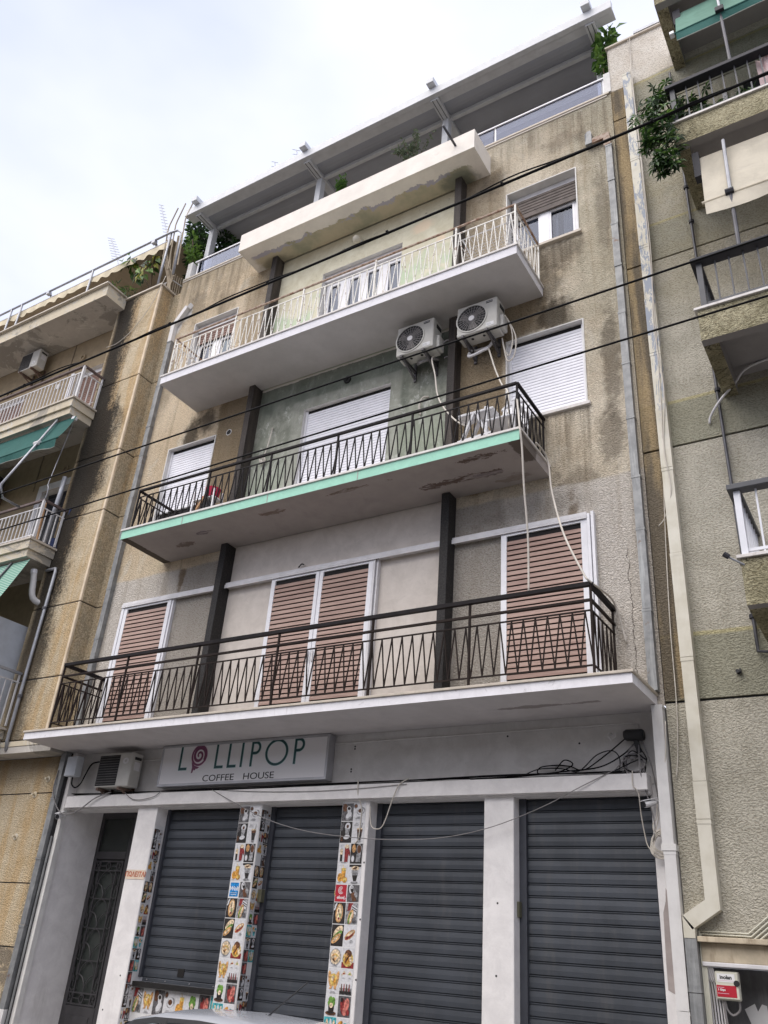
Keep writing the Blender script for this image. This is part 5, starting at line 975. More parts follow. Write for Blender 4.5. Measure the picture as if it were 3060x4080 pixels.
# awnings of the right building
A=thing('green_awning','pale green awning with wavy valance at the top of the right building','awning',(4.5,-1.1,11.97)); awn(A,3.27,9,-.95,13.72,-1.18,12.98,.17,'greenc2','greenc',barmat='greenc',edge='edge',n=50,wave=1.1,scallop=.035)
MB().tube([(3.84,-1.1,13.75),(3.85,-1.17,13.0)],.020,8).build('guide_rod','steel',A); MB().tube([(3.845,-1.165,13.0),(3.85,-1.17,11.97)],.022,8).build('guide_rod','steeld',A); MB().solid(3.79,3.90,-1.24,-1.14,12.97,13.06).build('clamp','raildark',A,bevel=.01); MB().solid(3.19,3.25,-1.22,-1.14,12.95,13.01).build('bar_cap','alu',A,bevel=.008); MB().solid(3.24,3.34,-1.0,-.88,13.45,13.75).build('awning_bracket','raildark',A)  # lower rod piece gets a darker steel colour for its shade
A=thing('cream_awning','cream awning pulled down over the right building\'s second balcony from the top','awning',(4.5,-1.1,8.9)); awn(A,3.30,9,-1.0,10.66,-1.18,9.70,.20,'cream',barmat='cream',sag=.02,n=50,wave=1.3,scallop=.05)
MB().tube([(3.60,-1.08,10.72),(3.59,-1.185,9.7)],.022,8).build('guide_rod','steel',A); MB().tube([(3.59,-1.175,9.7),(3.58,-1.17,8.88)],.024,8).build('guide_rod','steeld',A); MB().tube([(3.535,-1.19,9.72),(3.63,-1.19,9.72)],.045,8).build('clamp','raildark',A); MB().solid(3.22,3.30,-1.06,-.94,10.30,10.72).build('awning_bracket','raildark',A)  # shade on the lower rod is put into its darker steel colour
# greenery and bedspread on the right building's balcony
t=thing('umbrella_tree','dark glossy umbrella tree spilling over the right building\'s balcony corner','plant',(3.2,-.9,11.28)); m=MB()
cl=[(2.98,-1.02,12.18,.12),(2.86,-1.05,12.02,.11),(2.93,-1.12,11.86,.10),(2.82,-1.15,11.72,.12),(2.72,-1.18,11.5,.14),(2.85,-1.2,11.38,.13),(2.95,-1.2,11.2,.14),(2.83,-1.22,11.1,.12),(2.95,-1.2,11.0,.13),(3.02,-1.18,10.85,.12),(2.98,-1.2,10.65,.12),(2.88,-1.2,10.62,.10),(2.78,-1.2,11.0,.10),(3.04,-1.2,11.45,.10),(3.2,-.95,11.6,.14),(3.4,-.98,11.7,.12),(3.3,-.95,11.42,.13),(3.55,-.95,11.45,.12),(3.75,-.95,11.42,.10),(3.9,-.95,11.5,.1),(3.15,-.9,11.85,.12),(4.1,-.95,11.42,.1),(2.98,-1.18,10.5,.08),(2.86,-1.22,10.52,.1)]
for x,y,z,r in cl:
    for k in range(13):
        hub=Vector((x,y,z))+rv(r); ax=(Vector((random.uniform(-.6,.2),-.6,.5))+rv(.6)).normalized(); a=ax.orthogonal().normalized(); b=ax.cross(a)
        for q in range(7): d=a*math.cos(q*.9)+b*math.sin(q*.9)-ax*.15; leaf(m,hub,d,ax,random.uniform(.09,.14),.04,random.choices((0,1,2),(6,3,.5))[0])
m.build('foliage',['leafd','leafm','leafl'],t,kind='stuff'); s=MB()
for p in ((2.85,-1.15,11.7),(2.75,-1.15,11.3),(2.95,-1.2,10.8),(2.95,-1.0,12.1),(3.3,-.95,11.6)): s.tube(spline([(3.2,-.9,11.28),(3.1,-1.0,11.5),p],5),.012,5)
s.build('stem','bark',t); MB().tube([(3.2,-.9,11.282),(3.2,-.9,11.36)],[.12,.15],12).build('pot','raildark',t)
bs=folds(4.12,5.2,11.32,11.95,-1.045,.035,22,'cloth'); bs.name='bedspread'; tag(bs,'rose patterned bedspread airing behind the grey rail on the right building','bedspread')
o=MB().solid(3.62,4.1,-.6,-.56,11.3,11.9).solid(3.6,4.1,-.8,-.2,11.62,11.66).build('balcony_table','railgrey'); tag(o,'dark folding table behind the plant on the right building\'s balcony','table')
t=thing('plastic_table','white table with dark frame on the pale railed right balcony','table',(4.0,-.5,5.18)); MB().tube([(3.42,-.8,5.18),(3.42,-.8,5.55),(3.46,-.8,5.60),(4.2,-.8,5.60)],.028,8).build('frame','oldred',t); MB().solid(3.47,4.2,-.82,-.78,5.2,5.57).build('panel','plastic',t)
# ================================================================== air conditioners
def aircon(label,x0,x1,yf,yb,z0,z1,style,brk,mat='acw',group='outdoor air conditioners on the facades'):
    t=thing('air_conditioner',label,'air conditioner',((x0+x1)/2,yb,z0),group)
    MB().solid(x0,x1,yf,yb,z0,z1).build('body',mat,t,bevel=.018)
    wd,h=x1-x0,z1-z0
    if style=='fan':
        c=(x0+wd*.375,z0+h*.5); r=h*.42
        MB().ring(c,r,r+.022,yf-.012,yf,0,40).build('fan_ring',mat,t,bevel=.003); MB().ring(c,.0,r,yf-.0015,yf-.0005,0,40).build('fan_recess','acd',t)
        m=MB()
        for k in range(26): a=2*PI*k/26; m.bar((c[0]+.04*math.cos(a),yf-.008,c[1]+.04*math.sin(a)),(c[0]+r*math.cos(a+.12),yf-.008,c[1]+r*math.sin(a+.12)),.006,.005,up=(0,1,0))
        for rr in (.35,.6,.82): m.ring(c,r*rr-.002,r*rr+.002,yf-.006,yf-.003,0,36)
        m.build('fan_grille','cableg',t); MB().tube([(c[0],yf-.016,c[1]),(c[0],yf-.002,c[1])],.045,18).build('fan_hub','alud',t)
        m=MB()
        for k in range(3):
            a=2*PI*k/3+.5; m.prism([(c[0]+.04*math.cos(a),yf-.003,c[1]+.04*math.sin(a)),(c[0]+r*.9*math.cos(a-.25),yf-.0025,c[1]+r*.9*math.sin(a-.25)),(c[0]+r*.95*math.cos(a+.45),yf-.0028,c[1]+r*.95*math.sin(a+.45)),(c[0]+.05*math.cos(a+.9),yf-.003,c[1]+.05*math.sin(a+.9))],(0,.0006,0))
        m.build('fan_blade','acg',t)
        MB().solid(x1-.17,x1-.07,yf-.004,yf,z1-.075,z1-.04).build('name_plate','trim',t); MB().solid(x1-.165,x1-.075,yf-.0048,yf-.004,z1-.061,z1-.055).build('plate_mark','alud',t); MB().solid(x1-.17,x1-.05,yf-.003,yf,z0+.035,z0+.095).build('rating_label','paperw',t); MB().solid(x1-.165,x1-.09,yf-.0036,yf-.003,z0+.05,z0+.055).solid(x1-.165,x1-.1,yf-.0036,yf-.003,z0+.07,z0+.075).build('label_line','cableg',t)
        MB().solid(x1-.005,x1+.055,yf+.09,yb-.01,z0+.02,z0+.26).build('valve_cover',mat,t,bevel=.02); MB().solid(x1-.002,x1+.006,yf+.09,yb-.04,z1-.14,z1-.07).build('handle_recess','acd',t)
        m=MB(); 
        for x in (x0+.2,x0+.38): m.tube([(x,yf+.13,z0-.003),(x,yf+.13,z0+.005)],.022,8)
        m.build('drain_hole','acd',t)
    else:
        gx=x0+wd*(.64 if style=='grille' else .6); g=MB().solid(x0+.02,gx,yf-.004,yf,z0+.02,z1-.03).build('grille','acd',t); m=MB()
        for k in range(12): z=z0+.04+(h-.09)*k/11; m.solid(x0+.02,gx,yf-.009,yf-.004,z,z+.006)
        m.build('grille_bar','acg',g); MB().ring(((gx+x1)/2,z0+h*(.75 if style=='grille' else .25)),.02,.045,yf-.003,yf,0,18,sx=1.3).build('round_badge','alud',t)
        m=MB().solid(x1-.001,x1+.004,yf+.05,yb-.03,z1-.1,z1-.06).build('badge_plate','trim',t); MB().solid(x1-.001,x1+.003,yf+.06,yb-.04,z1-.25,z1-.13).build('data_label','alud',t)
    for x in (x0+.10,x1-.16):
        m=MB().solid(x-.02,x+.02,yf-.02,0 if brk==0 else brk,z0-.045,z0-.006); m.bar((x,yf+.05,z0-.03),(x,brk,z0-.16),.03,.02); m.solid(x-.02,x+.02,brk-.03,brk,z0-.2,z0+.12); m.build('bracket','bracket' if style=='fan' else 'bracketr',t)
    return t
a=aircon('outdoor air conditioner with round fan, left of the pair under the white balcony',-1.345,-.715,-.45,-.18,9.585,10.125,'fan',0)
MB().tube(spline([(-.66,-.25,9.75),(-.6,-.2,9.82),(-.56,-.12,9.75),(-.6,-.1,9.62),(-.68,-.15,9.55)],5),.013,6).tube(spline([(-1.1,-.2,9.55),(-1.0,-.25,9.52),(-.85,-.2,9.56),(-.8,-.1,9.6)],5),.024,7).build('pipe','cableg',a,smooth=True)
b=aircon('outdoor air conditioner with round fan, right of the pair under the white balcony',-.325,.31,-.45,-.18,9.575,10.11,'fan',0)
MB().tube(spline([(.15,-.2,9.55),(.05,-.15,9.5),(-.1,-.12,9.52),(-.2,-.1,9.55)],5),.022,7).tube(spline([(-.22,-.12,9.6),(-.25,-.2,9.4),(-.15,-.25,9.34),(.0,-.22,9.40),(.07,-.2,9.43)],5),.022,7).build('pipe','alud',b,smooth=True)
aircon('old box shaped air conditioner above the shop entrance beside the sign',-6.30,-5.60,-.11,.10,3.56,4.045,'grille',.178,'acw')
aircon('grey grilled air conditioner under the left building\'s roof slab',-11.75,-11.10,-.36,-.14,12.90,13.38,'side',.01,'acw')
aircon('dark shaded air conditioner behind the teal green awning',-11.9,-11.2,-.36,-.12,9.55,10.05,'side',.01,'raildark')
# ================================================================== shop sign
S=thing('shop_sign','long pale illuminated box sign reading LOLLIPOP COFFEE HOUSE above the shutters','sign',(-3.68,.1,3.56))
sx0,sx1,sz0,sz1,sy=-5.155,-2.205,3.558,4.132,.035
MB().solid(sx0,sx1,sy+.006,.172,sz0,sz1).build('sign_box','signe',S,bevel=.004)
m=MB(); e=.035; m.solid(sx0,sx1,sy-.006,sy+.006,sz1-e,sz1).solid(sx0,sx1,sy-.006,sy+.006,sz0,sz0+e).solid(sx0,sx0+e,sy-.006,sy+.006,sz0+e,sz1-e).solid(sx1-e,sx1,sy-.006,sy+.006,sz0+e,sz1-e); m.build('sign_frame','signe',S,bevel=.003)
MB().solid(sx0+e,sx1-e,sy,sy+.005,sz0+e,sz1-e).build('sign_face','signf',S)
yf=sy-.003
def stroke_letters(parent,word,xs,z0,z1,t,mat,yy,grow=0):
    for ch,x in zip(word,xs):
        m=MB(); h=z1-z0; t2=t+grow*2; y0,y1=yy,yy+.003
        def rect(a,b,c,d): m.solid(a-grow,b+grow,y0,y1,c-grow,d+grow)
        if ch=='L': rect(x,x+t,z0,z1); m.solid(x+t+grow,x+.155+grow,y0,y1,z0-grow,z0+t+grow)
        elif ch=='I': rect(x,x+t,z0,z1)
        elif ch=='P':
            rect(x,x+t,z0,z1); c=z1-h*.265; r=h*.265; n=16
            m.ring((x+.075,c),r-t-grow,r+grow,y0+.0002,y1,0,n,-PI/2,PI/2); m.solid(x+t+grow,x+.075,y0,y1,z1-t-grow,z1+grow); m.solid(x+t+grow,x+.075,y0,y1,c-r-grow,c-r+t+grow)
        elif ch=='O': m.ring((x+.19,(z0+z1)/2),.19-t-grow,.19+grow,y0,y1,0,40,sz=(h/2+.008)/.19)
        m.build('letter',mat,parent)
lx=[-4.785,-4.115,-3.885,-3.655,-3.485,-3.235,-2.755]; word='LLLIPOP'
stroke_letters(S,word,lx,3.772,4.105,.034,'tealight',yf+.0012,.0045); stroke_letters(S,word,lx,3.772,4.105,.034,'teal',yf,0)
# lollipop swirl that stands for the first O
def swirl(mat,yy,gr):
    c=(-4.42,3.965); m=MB(); m.ring(c,.118-gr,.145+gr,yy,yy+.003,0,40,0,2*PI)
    pts=[]; n=44
    for i in range(n+1):
        a=-.6+i/n*4.6*PI*.78; r=.118*(1-i/n*.93); wd=(.034*(1-i/n*.55))+gr; pts.append((a,r,wd))
    for i in range(n):
        a0,r0,w0=pts[i]; a1,r1,w1=pts[i+1]
        m.poly([(c[0]+(r0+w0)*math.cos(a0)*.98,yy+.0004,c[1]+(r0+w0)*math.sin(a0)),(c[0]+(r1+w1)*math.cos(a1)*.98,yy+.0004,c[1]+(r1+w1)*math.sin(a1)),(c[0]+(r1-w1*.5)*math.cos(a1)*.98,yy+.0004,c[1]+(r1-w1*.5)*math.sin(a1)),(c[0]+(r0-w0*.5)*math.cos(a0)*.98,yy+.0004,c[1]+(r0-w0*.5)*math.sin(a0))])
    m.prism([(c[0]-.13,yy+.0006,c[1]-.08),(c[0]-.06,yy+.0006,c[1]-.14),(c[0]+.03,yy+.0006,c[1]-.165),(c[0]-.01,yy+.0006,c[1]-.185),(c[0]-.03,yy+.0006,c[1]-.18),(c[0]-.045,yy+.0006,c[1]-.20),(c[0]-.06,yy+.0006,c[1]-.205),(c[0]-.07,yy+.0006,c[1]-.19),(c[0]-.085,yy+.0006,c[1]-.235),(c[0]-.11,yy+.0006,c[1]-.24),(c[0]-.105,yy+.0006,c[1]-.16)],(0,.002,0)); m.build('swirl',mat,S)
swirl('plumlight',yf+.0012,.006); swirl('plum',yf-.0004,0)
text_mb('COFFEE',.122,'black',S,(-4.30,yf,3.605),'sign_lettering',.001,0,'LEFT',0,0,1.36); text_mb('HOUSE',.122,'black',S,(-3.04,yf,3.605),'sign_lettering',.001,0,'RIGHT',0,0,1.36)
# ================================================================== wires, boxes and cameras on the shop front
o=MB().solid(-6.985,-6.75,-.15,-.02,3.745,4.035).build('junction_cabinet','box',None,bevel=.008); tag(o,'grey plastic cabinet on the wall left of the entrance air conditioner','cabinet')
J=thing('splice_closure','black cable splice closure under the slab at the right end of the shop','box',(1.6,.3,3.83)); MB().tube([(1.57,.10,3.885),(1.60,.10,3.885),(1.76,.10,3.88),(1.78,.10,3.88)],[.045,.062,.062,.05],12).build('closure_body','trim',J,smooth=True); MB().bar((1.69,.10,3.83),(1.72,.10,3.70),.03,.05).build('cable_tail','trim',J)
def camera_(label,p,d,r,L):
    t=thing('security_camera',label,'camera',p,'security cameras of the shop'); p=Vector(p); d=Vector(d).normalized(); MB().tube([p,p+d*L*.9,p+d*L],[r*.8,r,r],12).build('camera_body','plastic',t,smooth=False); MB().tube([p+d*L,p+d*(L+.006)],r*.82,12).build('lens','trim',t); MB().bar(p+Vector((0,0,r*1.3))-d*.01,p+d*(L+.03)+Vector((0,0,r*1.25)),r*2,.008).build('sun_shield','plastic',t); MB().tube([p,p-d*.03+Vector((0,.06,.01))],.012,8).build('mount','plastic',t); return t
camera_('white bullet camera on the right column of the shop',(1.84,.12,3.20),(-.75,-.75,-.28),.032,.13)
camera_('white camera at the left end of the lintel by the entrance',(-7.0,.0,3.20),(.25,-.9,-.35),.04,.10)
def wire(label,pts,r=.007,mat='cableg',name='wire',n=6,group='loose wires on the shop front'):
    o=MB().tube(spline(pts,n) if n else pts,r,5).build(name,mat,None,smooth=True); tag(o,label,'wire',group); return o
m=MB()
for k in range(4): m.tube(spline([(-6.9+1.2*i,.02+.02*k+random.uniform(-.01,.01),3.485+random.uniform(0,.03)) for i in range(8)]+[(1.4,.05,3.5)],4),.006,5)
o=m.build('cable_bundle','cable',None,smooth=True); tag(o,'bundle of black wires lying along the top of the shop lintel','cables')
wire('pale wire sagging in front of the shutters from the sign to the right column',[(-4.05,.0,3.48),(-3.6,-.03,3.30),(-3.0,-.04,3.08),(-2.4,-.04,2.94),(-1.7,-.05,2.86),(-1.0,-.05,2.83),(-.4,-.05,2.86),(.15,-.04,2.97),(.7,-.03,3.16),(1.1,-.03,3.34),(1.45,.0,3.5)],.005,'cableg')
wire('grey wire loop hanging from the lintel in front of the third shutter',[(-.98,.0,3.52),(-1.1,-.02,3.44),(-1.18,-.03,3.25),(-1.25,-.03,3.05),(-1.32,-.02,2.96),(-1.46,.03,2.98),(-1.52,.06,3.1),(-1.54,.08,3.22)],.007,'cablew')
wire('grey wire dropping down the picture covered column nearest the third shutter',[(-1.68,-.02,3.52),(-1.68,.0,3.36),(-1.65,.06,3.2),(-1.66,.07,3.0),(-1.67,.07,2.86),(-1.72,.07,2.80)],.007,'cablew')
wire('thin wire sagging along the face of the lintel',[(-3.9,-.008,3.47),(-3.2,-.01,3.43),(-2.4,-.01,3.41),(-1.7,-.01,3.42),(-1,-.01,3.45)],.004)
wire('pair of thin wires hanging below the entrance air conditioner',[(-5.72,-.01,3.49),(-5.55,-.02,3.40),(-5.35,-.02,3.38),(-5.1,-.02,3.42),(-5.0,-.01,3.49)],.006)
wire('grey cable looping from the left pipe to the entrance air conditioner',[(-7.2,-.1,3.85),(-7.18,-.12,3.55),(-7.05,-.08,3.30),(-6.85,-.06,3.20),(-6.6,-.05,3.25),(-6.3,-.04,3.42),(-6.0,-.03,3.5)],.010,'cableg')
wire('black cable coiled below the grey cabinet',[(-6.9,-.05,3.75),(-6.9,-.03,3.64),(-6.84,-.0,3.60),(-6.78,.03,3.66),(-6.75,.06,3.8),(-6.72,.1,3.95),(-6.65,.15,4.0),(-6.35,.16,4.0)],.011,'cable')
rnd=random.Random(3)
for k,lab in enumerate(('tangle of grey wire below the splice closure, outermost strand','tangle of grey wire below the splice closure, middle strand','tangle of grey wire below the splice closure, innermost strand')):
    pts=[(1.70,.10,3.80)]; 
    for i in range(9): a=i*1.7+k; pts.append((1.66+.13*math.cos(a)*(1-.1*k),.10+.03*math.sin(a*2),3.62+.11*math.sin(a)-(.01*i)))
    pts.append((1.45,.05,3.51)); wire(lab,pts,.006,'cableg' if k else 'cable')
wire('dark wire curling along the wall left of the splice closure',[(1.58,.12,3.86),(1.3,.12,3.66),(1.1,.12,3.55),(.95,.15,3.60),(.8,.15,3.62),(.62,.12,3.6),(.6,.1,3.53),(.8,.08,3.52),(1.0,.08,3.6),(.9,.1,3.66),(.8,.08,3.55)],.007,'cable')
wire('dark wire arching over the lintel near the splice closure',[(.4,.08,3.50),(.6,.12,3.58),(.85,.14,3.58),(1.05,.12,3.54),(1.25,.13,3.70),(1.42,.13,3.74),(1.5,.12,3.66),(1.5,.1,3.52)],.006,'cable')
wire('grey cable strand hanging from the closure to the right column, left one',[(1.72,.1,3.8),(1.74,.0,3.5),(1.78,.06,3.25),(1.82,.1,3.0),(1.80,.1,2.85)],.007,'cableg')
wire('grey cable strand hanging from the closure to the right column, right one',[(1.74,.12,3.85),(1.82,.12,3.6),(1.86,.14,3.3),(1.90,.14,3.0),(1.88,.12,2.9)],.008,'cableg')
wire('dark wire strung along the lintel top to the splice closure',[(-.2,.05,3.49),(.4,.06,3.50),(.9,.06,3.53),(1.3,.06,3.56),(1.55,.08,3.68),(1.68,.1,3.80)],.008,'cable')
# loops under the right camera
o=MB()
for k in range(9):
    c=Vector((1.86+.008*k,.10,2.79+.006*k)); r=.10+.014*(k%3); tl=.5+.08*k; o.tube([c+Vector((r*math.cos(a)*(.8+.05*k),.02*math.sin(3*a),r*1.15*math.sin(a)+.03*math.cos(a+tl))) for a in [2*PI*i/22 for i in range(23)]],.006,5)
o.tube(spline([(1.86,.1,3.18),(1.84,.1,3.05),(1.80,.1,2.98),(1.82,.1,2.90),(1.9,.1,2.86)],5),.006,5); o=o.build('wire_coil','cablew',None,smooth=True); tag(o,'coil of pale wire tied below the right security camera','wire')
wire('pale wire running from the right downpipe to the coil below the camera',[(2.06,-.1,3.95),(2.03,-.1,3.6),(1.96,-.02,3.35),(1.90,.05,3.15),(1.84,.1,2.98),(1.78,.1,2.82),(1.8,.1,2.74)],.006,'cablew')
wire('pale wire falling in front of the right end of the fourth shutter',[(1.66,.0,3.5),(1.66,-.01,3.35),(1.70,.02,3.28),(1.69,.1,3.1),(1.70,.15,2.9),(1.73,.15,2.78),(1.82,.12,2.72)],.006,'cablew')
wire('thin pale wire down the brown strip beside the square duct',[(2.40,-.02,15.12),(2.405,-.02,14.5),(2.41,-.12,14.0),(2.42,-.12,12.6),(2.41,-.12,11.0),(2.39,-.13,9.5),(2.36,-.125,8.2),(2.33,-.125,7.4),(2.27,-.02,6.9),(2.22,-.02,6.0),(2.18,-.02,5.0),(2.17,-.02,4.2),(2.14,-.02,3.7),(2.1,-.02,3.4)],.006,'cablew',group='wires on the right building')
wire('second thin pale wire looping over the top of the square duct',[(2.43,-.03,15.14),(2.42,-.03,14.6),(2.425,-.125,14.0),(2.43,-.125,12.0),(2.42,-.125,10.2),(2.36,-.13,9.0),(2.40,-.125,8.0),(2.33,-.13,7.2),(2.36,-.13,6.6),(2.25,-.05,6.3),(2.16,-.03,6.2)],.006,'cablew',group='wires on the right building')
wire('pale cable slung across the left pilaster from the roof terrace',[(-7.3,-.38,13.9),(-7.5,-.40,13.2),(-7.9,-.37,12.75),(-8.3,-.37,12.5),(-8.65,-.37,12.5)],.007,'cablew',group='wires on the left building')
# hoses hanging from the air conditioners and balcony
def hose(label,pts,r=.0115): 
    o=MB().tube(spline(pts,6),r,7).build('drain_hose','cablew',None,smooth=True); tag(o,label,'hose','air conditioner drain hoses')
hose('beige hose from the left air conditioner down behind the black rail',[(-.82,-.2,9.6),(-.80,-.3,9.45),(-.70,-.36,9.1),(-.62,-.4,8.7),(-.45,-.5,8.35),(-.2,-.6,8.0),(.05,-.72,7.75)])
hose('beige hose from the right air conditioner down to the white chair',[(.07,-.2,9.42),(.15,-.3,9.2),(.28,-.4,8.8),(.42,-.5,8.45),(.55,-.6,8.2),(.6,-.7,7.6)])
hose('beige hose loops hanging at the right side of the right air conditioner',[(.36,-.3,9.85),(.42,-.25,9.7),(.44,-.2,9.45),(.38,-.18,9.2),(.30,-.18,9.35),(.27,-.18,9.55),(.3,-.2,9.4),(.36,-.2,9.1),(.46,-.2,9.15),(.50,-.22,9.4),(.46,-.22,9.6),(.40,-.25,9.75)],.010)
hose('beige hose falling straight in front of the right brown shutter',[(.80,-.90,7.85),(.83,-.93,7.6),(.875,-1.0,7.35),(.88,-.95,7.1),(.86,-.85,6.6),(.84,-.7,6.0),(.82,-.65,5.3)],.012)
hose('beige hose slanting to the corner of the dark handrail',[(.90,-.55,7.38),(.93,-.4,7.34),(.96,-.3,7.2),(1.05,-.45,6.7),(1.25,-.65,6.0),(1.50,-.80,5.42),(1.57,-.80,5.30),(1.62,-.60,5.28),(1.63,-.2,5.30),(1.66,-.06,5.1),(1.70,-.03,4.85)],.012)
hose('short beige hose stub on the green wall below the left air conditioner',[(-1.0,.01,9.05),(-1.08,-.03,9.03),(-1.13,-.03,8.9),(-1.12,-.0,8.75)],.016)
o=MB().tube(spline([(-4.02,.01,9.35),(-3.98,-.02,9.30),(-4.02,-.03,8.95),(-4.08,-.03,8.75)],5),.010,5)
for k in range(5): o.tube(spline([(-4.08+rnd.uniform(-.07,.07),-.03,8.72+rnd.uniform(-.08,.06)) for _ in range(5)],5),.009,5)
o=o.build('wire_coil','cablew',None,smooth=True); tag(o,'knot of pale cable on the green wall left of the middle white blind','wire')
# ================================================================== street cables
def street(label,z0,z1,r,extra=False,y=-1.6):
    t=thing('street_cable',label,'cable',(-8,y,z0),'black cables strung along the street'); m=MB(); a,b=Vector((-30,y,z0)),Vector((14,y,z1)); m.tube(catenary(a,b,.02,40),r,6)
    m.build('cable','cable',t,smooth=True)
    if extra:
        m=MB(); pts=[]
        for i in range(241): p=a.lerp(b,i/240); pts.append(p+Vector((0,.02*math.cos(i*.5),.024*math.sin(i*.23)+.012*math.sin(i*.9)+.01)))
        m.tube(pts,.011,5); m.build('thin_strand','cable',t,smooth=True); m=MB()
        for x in (-9.0,-5.2,-3.1,-.9,.9,2.9): p=a.lerp(b,(x+30)/44); m.tube([p-Vector((.012,0,0)),p+Vector((.012,0,0))],r+.014,7); m.bar(p,p+Vector((.03,-.02,-.07)),.006,.006)
        m.build('cable_tie','cable',t)
    return t
street('topmost street cable, thick twisted bundle with ties',10.60,11.02,.020,True); street('middle street cable, single black line',8.10,8.60,.013); street('lowest street cable, single black line',7.28,7.85,.012)
# ================================================================== things on our balconies
c=thing('plastic_chair','white plastic garden chair at the right end of the mint balcony','chair',(.45,-.5,7.365))
m=MB(); 
for i in range(9):
    t0,t1=i/9,(i+1)/9; 
    def pb(t,u): return (.28+u*.40,-.28+.02*math.cos(u*PI)+.16*t*.8,7.80+.52*t)
    if i%3!=1: m.add([pb(t0,0),pb(t0,1),pb(t1,1),pb(t1,0)],[(0,1,2,3)])
for u in (0,.22,.44,.66,.9): m.add([(.28+u*.40,-.275,7.80),(.28+u*.40+.045,-.275,7.80),(.28+u*.40+.045,-.15,8.32),(.28+u*.40,-.15,8.32)],[(0,1,2,3)])
ar=[(.27+.21-.21*math.cos(a),-.15+.02*math.sin(a),8.30+.10*math.sin(a)) for a in [PI*i/10 for i in range(11)]]; m.tube(ar,.022,6); m.build('backrest','plastic',c)
MB().solid(.27,.69,-.72,-.28,7.77,7.80).build('seat','plastic',c,bevel=.01)
for x in (.29,.67):
    for y in (-.70,-.30): MB().bar((x,y,7.366),(x,y,7.77),.035,.03).build('leg','plastic',c)
    MB().bar((x,-.70,7.79),(x,-.70,8.0),.03,.03).bar((x,-.72,8.0),(x,-.24,8.02),.05,.025).build('armrest','plastic',c)
s=thing('folding_stool','white folding step stool behind the black zigzag rail','stool',(.12,-.62,7.365)); m=MB().solid(-.12,.40,-.74,-.52,7.93,7.97); m.build('seat','plastic',s,bevel=.01)
for x,sg in ((-.06,-1),(.34,1)): 
    for y in (-.72,-.54): MB().bar((.14+sg*.02,y,7.93),(.14+sg*.26,y,7.366),.05,.03).build('leg','plastic',s)
MB().bar((-.1,-.72,7.55),(.38,-.72,7.58),.04,.03).build('stretcher','plastic',s)
for i,(x,w) in enumerate(((-.16,.10),(.46,.08))): MB().solid(x,x+w,-.72,-.5,7.40,7.52).build('step','alud',s)
r=thing('storage_rack','small white rack with boxes left of the mint balcony\'s pilaster','rack',(-5.0,-.3,7.365)); m=MB()
for x in (-5.13,-4.68): 
    for y in (-.38,-.18): m.bar((x,y,7.366),(x,y,8.15),.025,.025)
m.build('leg','plastic',r); 
for z in (7.5,7.75,8.0): MB().solid(-5.13,-4.68,-.39,-.17,z,z+.02).build('shelf','plastic',r)
for k,(z,mt) in enumerate(((7.53,'paperw'),(7.78,'raildark'))): MB().solid(-5.08,-4.75,-.37,-.2,z,z+.15).build('storage_box',mt,r)
o=MB().solid(-4.92,-4.70,-.40,-.18,8.02,8.04).tube([(-4.81,-.29,8.04),(-4.81,-.29,8.2)],[.10,.13],12).build('crimson_bucket','redcl'); tag(o,'crimson bucket on top of the white rack','bucket')
o=MB().bar((-5.2,-.45,7.37),(-4.8,-.40,8.12),.03,.03).bar((-5.1,-.42,7.37),(-4.98,-.42,7.95),.02,.02).build('wooden_lath','wood'); tag(o,'wooden lath leaning against the white rack on the mint balcony','lath')
o=MB().solid(-4.62,-4.28,-.72,-.5,7.366,7.47).build('wooden_crate','woodp',None,bevel=.006); tag(o,'pale wooden crate at the foot of the left pilaster on the mint balcony','crate')
o=MB().solid(-6.0,-5.2,-.68,-.5,7.40,7.56).solid(-6.0,-5.2,-.66,-.52,7.366,7.4).build('flower_trough','darkgap',None,bevel=.01); tag(o,'long black trough at the left end of the mint balcony','trough')
d=thing('drying_rack','white wire clothes drying rack at the right end of the white balcony','drying rack',(.35,-.5,10.43)); m=MB()
for y in (-.78,-.3): m.tube([(-.18,y,11.1),(.72,y,11.1)],.010,5)
for i in range(15): x=-.18+.9*i/14; m.tube([(x,-.78,11.1),(x,-.3,11.1)],.004,4)
for x in (-.1,.62):
    m.tube([(x,-.78,11.1),(x+.2,-.35,10.44)],.009,5); m.tube([(x,-.3,11.1),(x-.1,-.75,10.44)],.009,5)
for i in range(7): m.tube([(-.12,-.70,10.6+.06*i),(.70,-.70,10.6+.06*i)],.004,4)
m.build('rack','plastic',d)
t=MB().bar((-1.92,-.35,10.44),(-1.99,-.35,10.9),.06,.06).bar((-1.99,-.35,10.9),(-1.9,-.35,10.95),.05,.05).build('black_bag','trim'); tag(t,'small black bag hanging at the white balcony door','bag')
# things on the left building's balconies
o=folds(-12.5,-10.6,7.82,8.05,-.75,.05,26,'blue'); o.name='laundry'; tag(o,'dark blue laundry behind the white bars of the left building\'s middle balcony','laundry')
d=thing('clothes_airer','thin wire clothes airer behind the upper left balcony rail','drying rack',(-9,-.5,10.83)); m=MB()
for y in (-.7,-.35): m.tube([(-9.9,y,11.05),(-8.6,y,11.1)],.010,5)
for i in range(12): m.tube([(-9.9+.11*i,-.7,11.05),(-9.9+.11*i,-.35,11.05)],.004,4)
m.tube([(-9.8,-.7,11.05),(-9.5,-.35,10.84)],.01,5).tube([(-8.7,-.7,11.08),(-8.9,-.35,10.84)],.01,5); m.build('rack','plastic',d)
o=MB().tube([(-8.62,-.52,7.79),(-8.58,-.50,8.9),(-8.58,-.5,9.25)],.045,10).build('grey_pole','steel',None,smooth=True); tag(o,'thick grey pole tied to the middle left balcony rail','pole')
